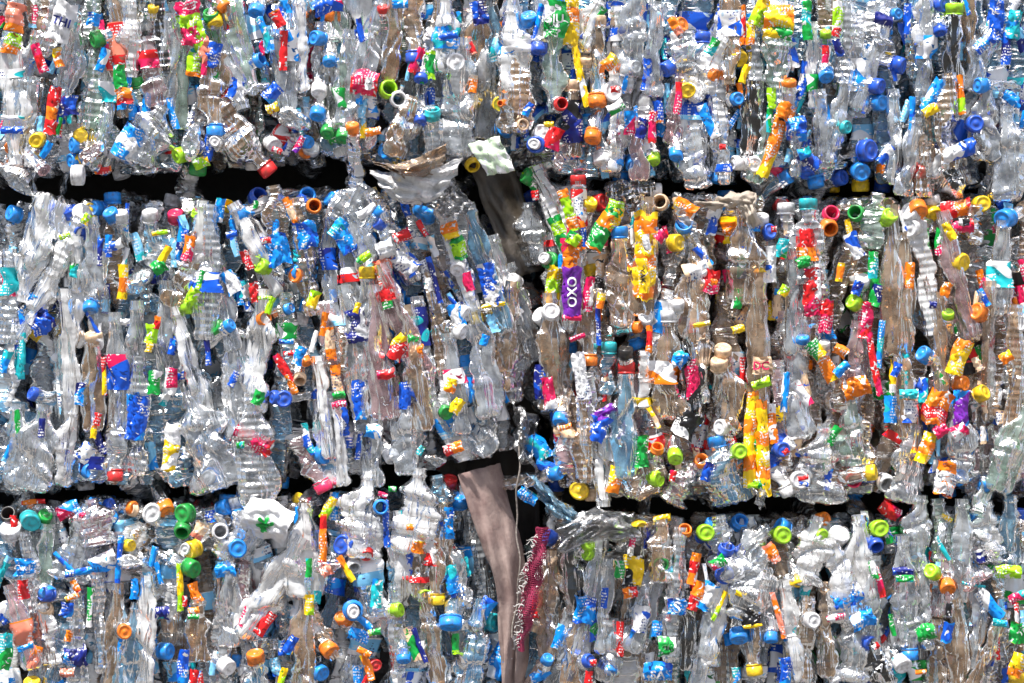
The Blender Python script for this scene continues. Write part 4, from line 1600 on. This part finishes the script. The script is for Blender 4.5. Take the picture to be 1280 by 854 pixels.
V_, F_ = strand([(X(x + 1.5 * math.sin(y * .11)), .0 + .004 * math.sin(y * .06), Z(y)) for x, y in zip(np.interp(np.linspace(530, 800, 60), [530, 640, 720, 800], [652, 645, 650, 640]), np.linspace(530, 800, 60))], .0014, 7)
o = link_mesh('string', V_, F_, [mat_plain('dirty_string', (.32, .28, .25), .8, .5, 200)], None, None, True); o['label'] = 'thin dirty string hanging down the crevice left of the lower right bale'; o['category'] = 'string'

# two loose bottles hanging in the gap at the far left
def loose(spec, label):
    o = empty('loose_bottle', place(spec['px'], spec['py'], spec['depth'], 0).translation, label, 'bottle')
    b = make_bottle(spec, o, tuple(o.location)); b.name = 'bottle_body'
    if 'label' in b: del b['label']
    # the cap belongs to the thing, one level down
    for c in list(b.children):
        c.parent = o; c.matrix_local = b.matrix_local.copy()
loose(dict(px=60, py=219, depth=-.03, ang=-48, el=30, roll=10, L=75 / PX, W=30 / PX, tint='p', cap='W', label=None, seed=91, anchor='neck', R=.0160, pr=1), 'narrow clear bottle with a white cap poking down into the gap at far left')
loose(dict(px=17, py=226, depth=-.03, ang=60, el=-60, roll=0, L=90 / PX, W=56 / PX, tint='k', cap=None, label=None, seed=92, anchor='bottom', hard=.8, ribs=False, pr=1), 'wide round clear bottle end bulging into the gap at the left edge')
loose(dict(px=790, py=236, depth=.02, ang=8, el=4, roll=0, L=64 / PX, W=34 / PX, tint='d', cap='W', label=None, seed=93, anchor='mid', R=.0125, pr=1), 'dark smoky bottle with a white cap lying in the gap on the middle right bale')
loose(dict(px=1232, py=622, depth=-.01, ang=250, el=10, roll=0, L=50 / PX, W=20 / PX, tint='g', cap=None, label=None, seed=94, anchor='mid', pr=1), 'bent greenish white strip of bottle hanging into the gap at lower right')

# boards the upper bales rest on, thickened to fill the gaps, their shade painted in as black
mb_ = mat_plain('gap_shade', (.010, .009, .009), .8, .6, 25, (.004, .004, .004))
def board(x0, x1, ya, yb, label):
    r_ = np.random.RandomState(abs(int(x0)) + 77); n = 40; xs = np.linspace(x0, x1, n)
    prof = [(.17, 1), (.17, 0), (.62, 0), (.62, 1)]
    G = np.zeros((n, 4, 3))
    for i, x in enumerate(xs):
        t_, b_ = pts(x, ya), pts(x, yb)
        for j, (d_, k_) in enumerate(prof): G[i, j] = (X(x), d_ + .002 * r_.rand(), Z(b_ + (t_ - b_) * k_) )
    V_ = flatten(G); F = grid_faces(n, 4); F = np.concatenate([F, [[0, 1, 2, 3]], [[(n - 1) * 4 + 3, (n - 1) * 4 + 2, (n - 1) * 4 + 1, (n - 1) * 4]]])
    c_ = V_.mean(0); o = link_mesh('gap_shade_board', V_ - c_, F, [mb_], None, None, False); o.location = c_
    o['label'] = label; o['category'] = 'board'; o['group'] = 'boards blackened for shade between the tiers of bales'
board(-220, 575, [(0, 190), (240, 190), (430, 176), (575, 184)], [(0, 286), (400, 278), (575, 276)], 'board painted black for the shade in the gap beneath the upper left bale')
board(650, 1500, [(650, 190), (1280, 200)], [(650, 280), (1280, 286)], 'board painted black for the shade in the gap beneath the upper right bale')
board(-220, 570, [(0, 588), (330, 586), (570, 566)], [(0, 655), (360, 648), (570, 630)], 'board painted black for the shade in the gap beneath the middle left bale')
board(690, 1500, [(690, 606), (1280, 598)], [(690, 672), (1280, 672)], 'board painted black for the shade in the gap beneath the middle right bale')

# ------------------------------------------------------------------ the yard the stack stands on
def slab(name, x0, x1, y0, y1, z0, z1, mat, n=24):
    xs = np.linspace(x0, x1, n); ys = np.linspace(y0, y1, n); U, V = np.meshgrid(xs, ys, indexing='ij')
    G = np.stack([U, V, np.full_like(U, z1)], -1)
    o = link_mesh(name, flatten(G), grid_faces(n, n, False), [mat], None, None, True); o['kind'] = 'structure'; return o
wl = slab('backdrop', -4, 4, 0, 3, 0, 0, mat_plain('backdrop_shade', (.05, .046, .042), .9, .5, 6))  # added dark backdrop: hides the sky, stands in for shade in the crevice
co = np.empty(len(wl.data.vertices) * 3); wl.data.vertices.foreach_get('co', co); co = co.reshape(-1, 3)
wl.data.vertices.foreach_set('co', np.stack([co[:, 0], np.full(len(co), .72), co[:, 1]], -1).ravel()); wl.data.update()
del wl['kind']; wl['label'] = 'dark wall added to darken the crevice behind all the bales'; wl['category'] = 'backdrop'
slab('ground', -60, 60, -60, 60, 0, -.002, mat_plain('yard_concrete', (.16, .15, .14), .85, .4, 3, (.09, .085, .08)))
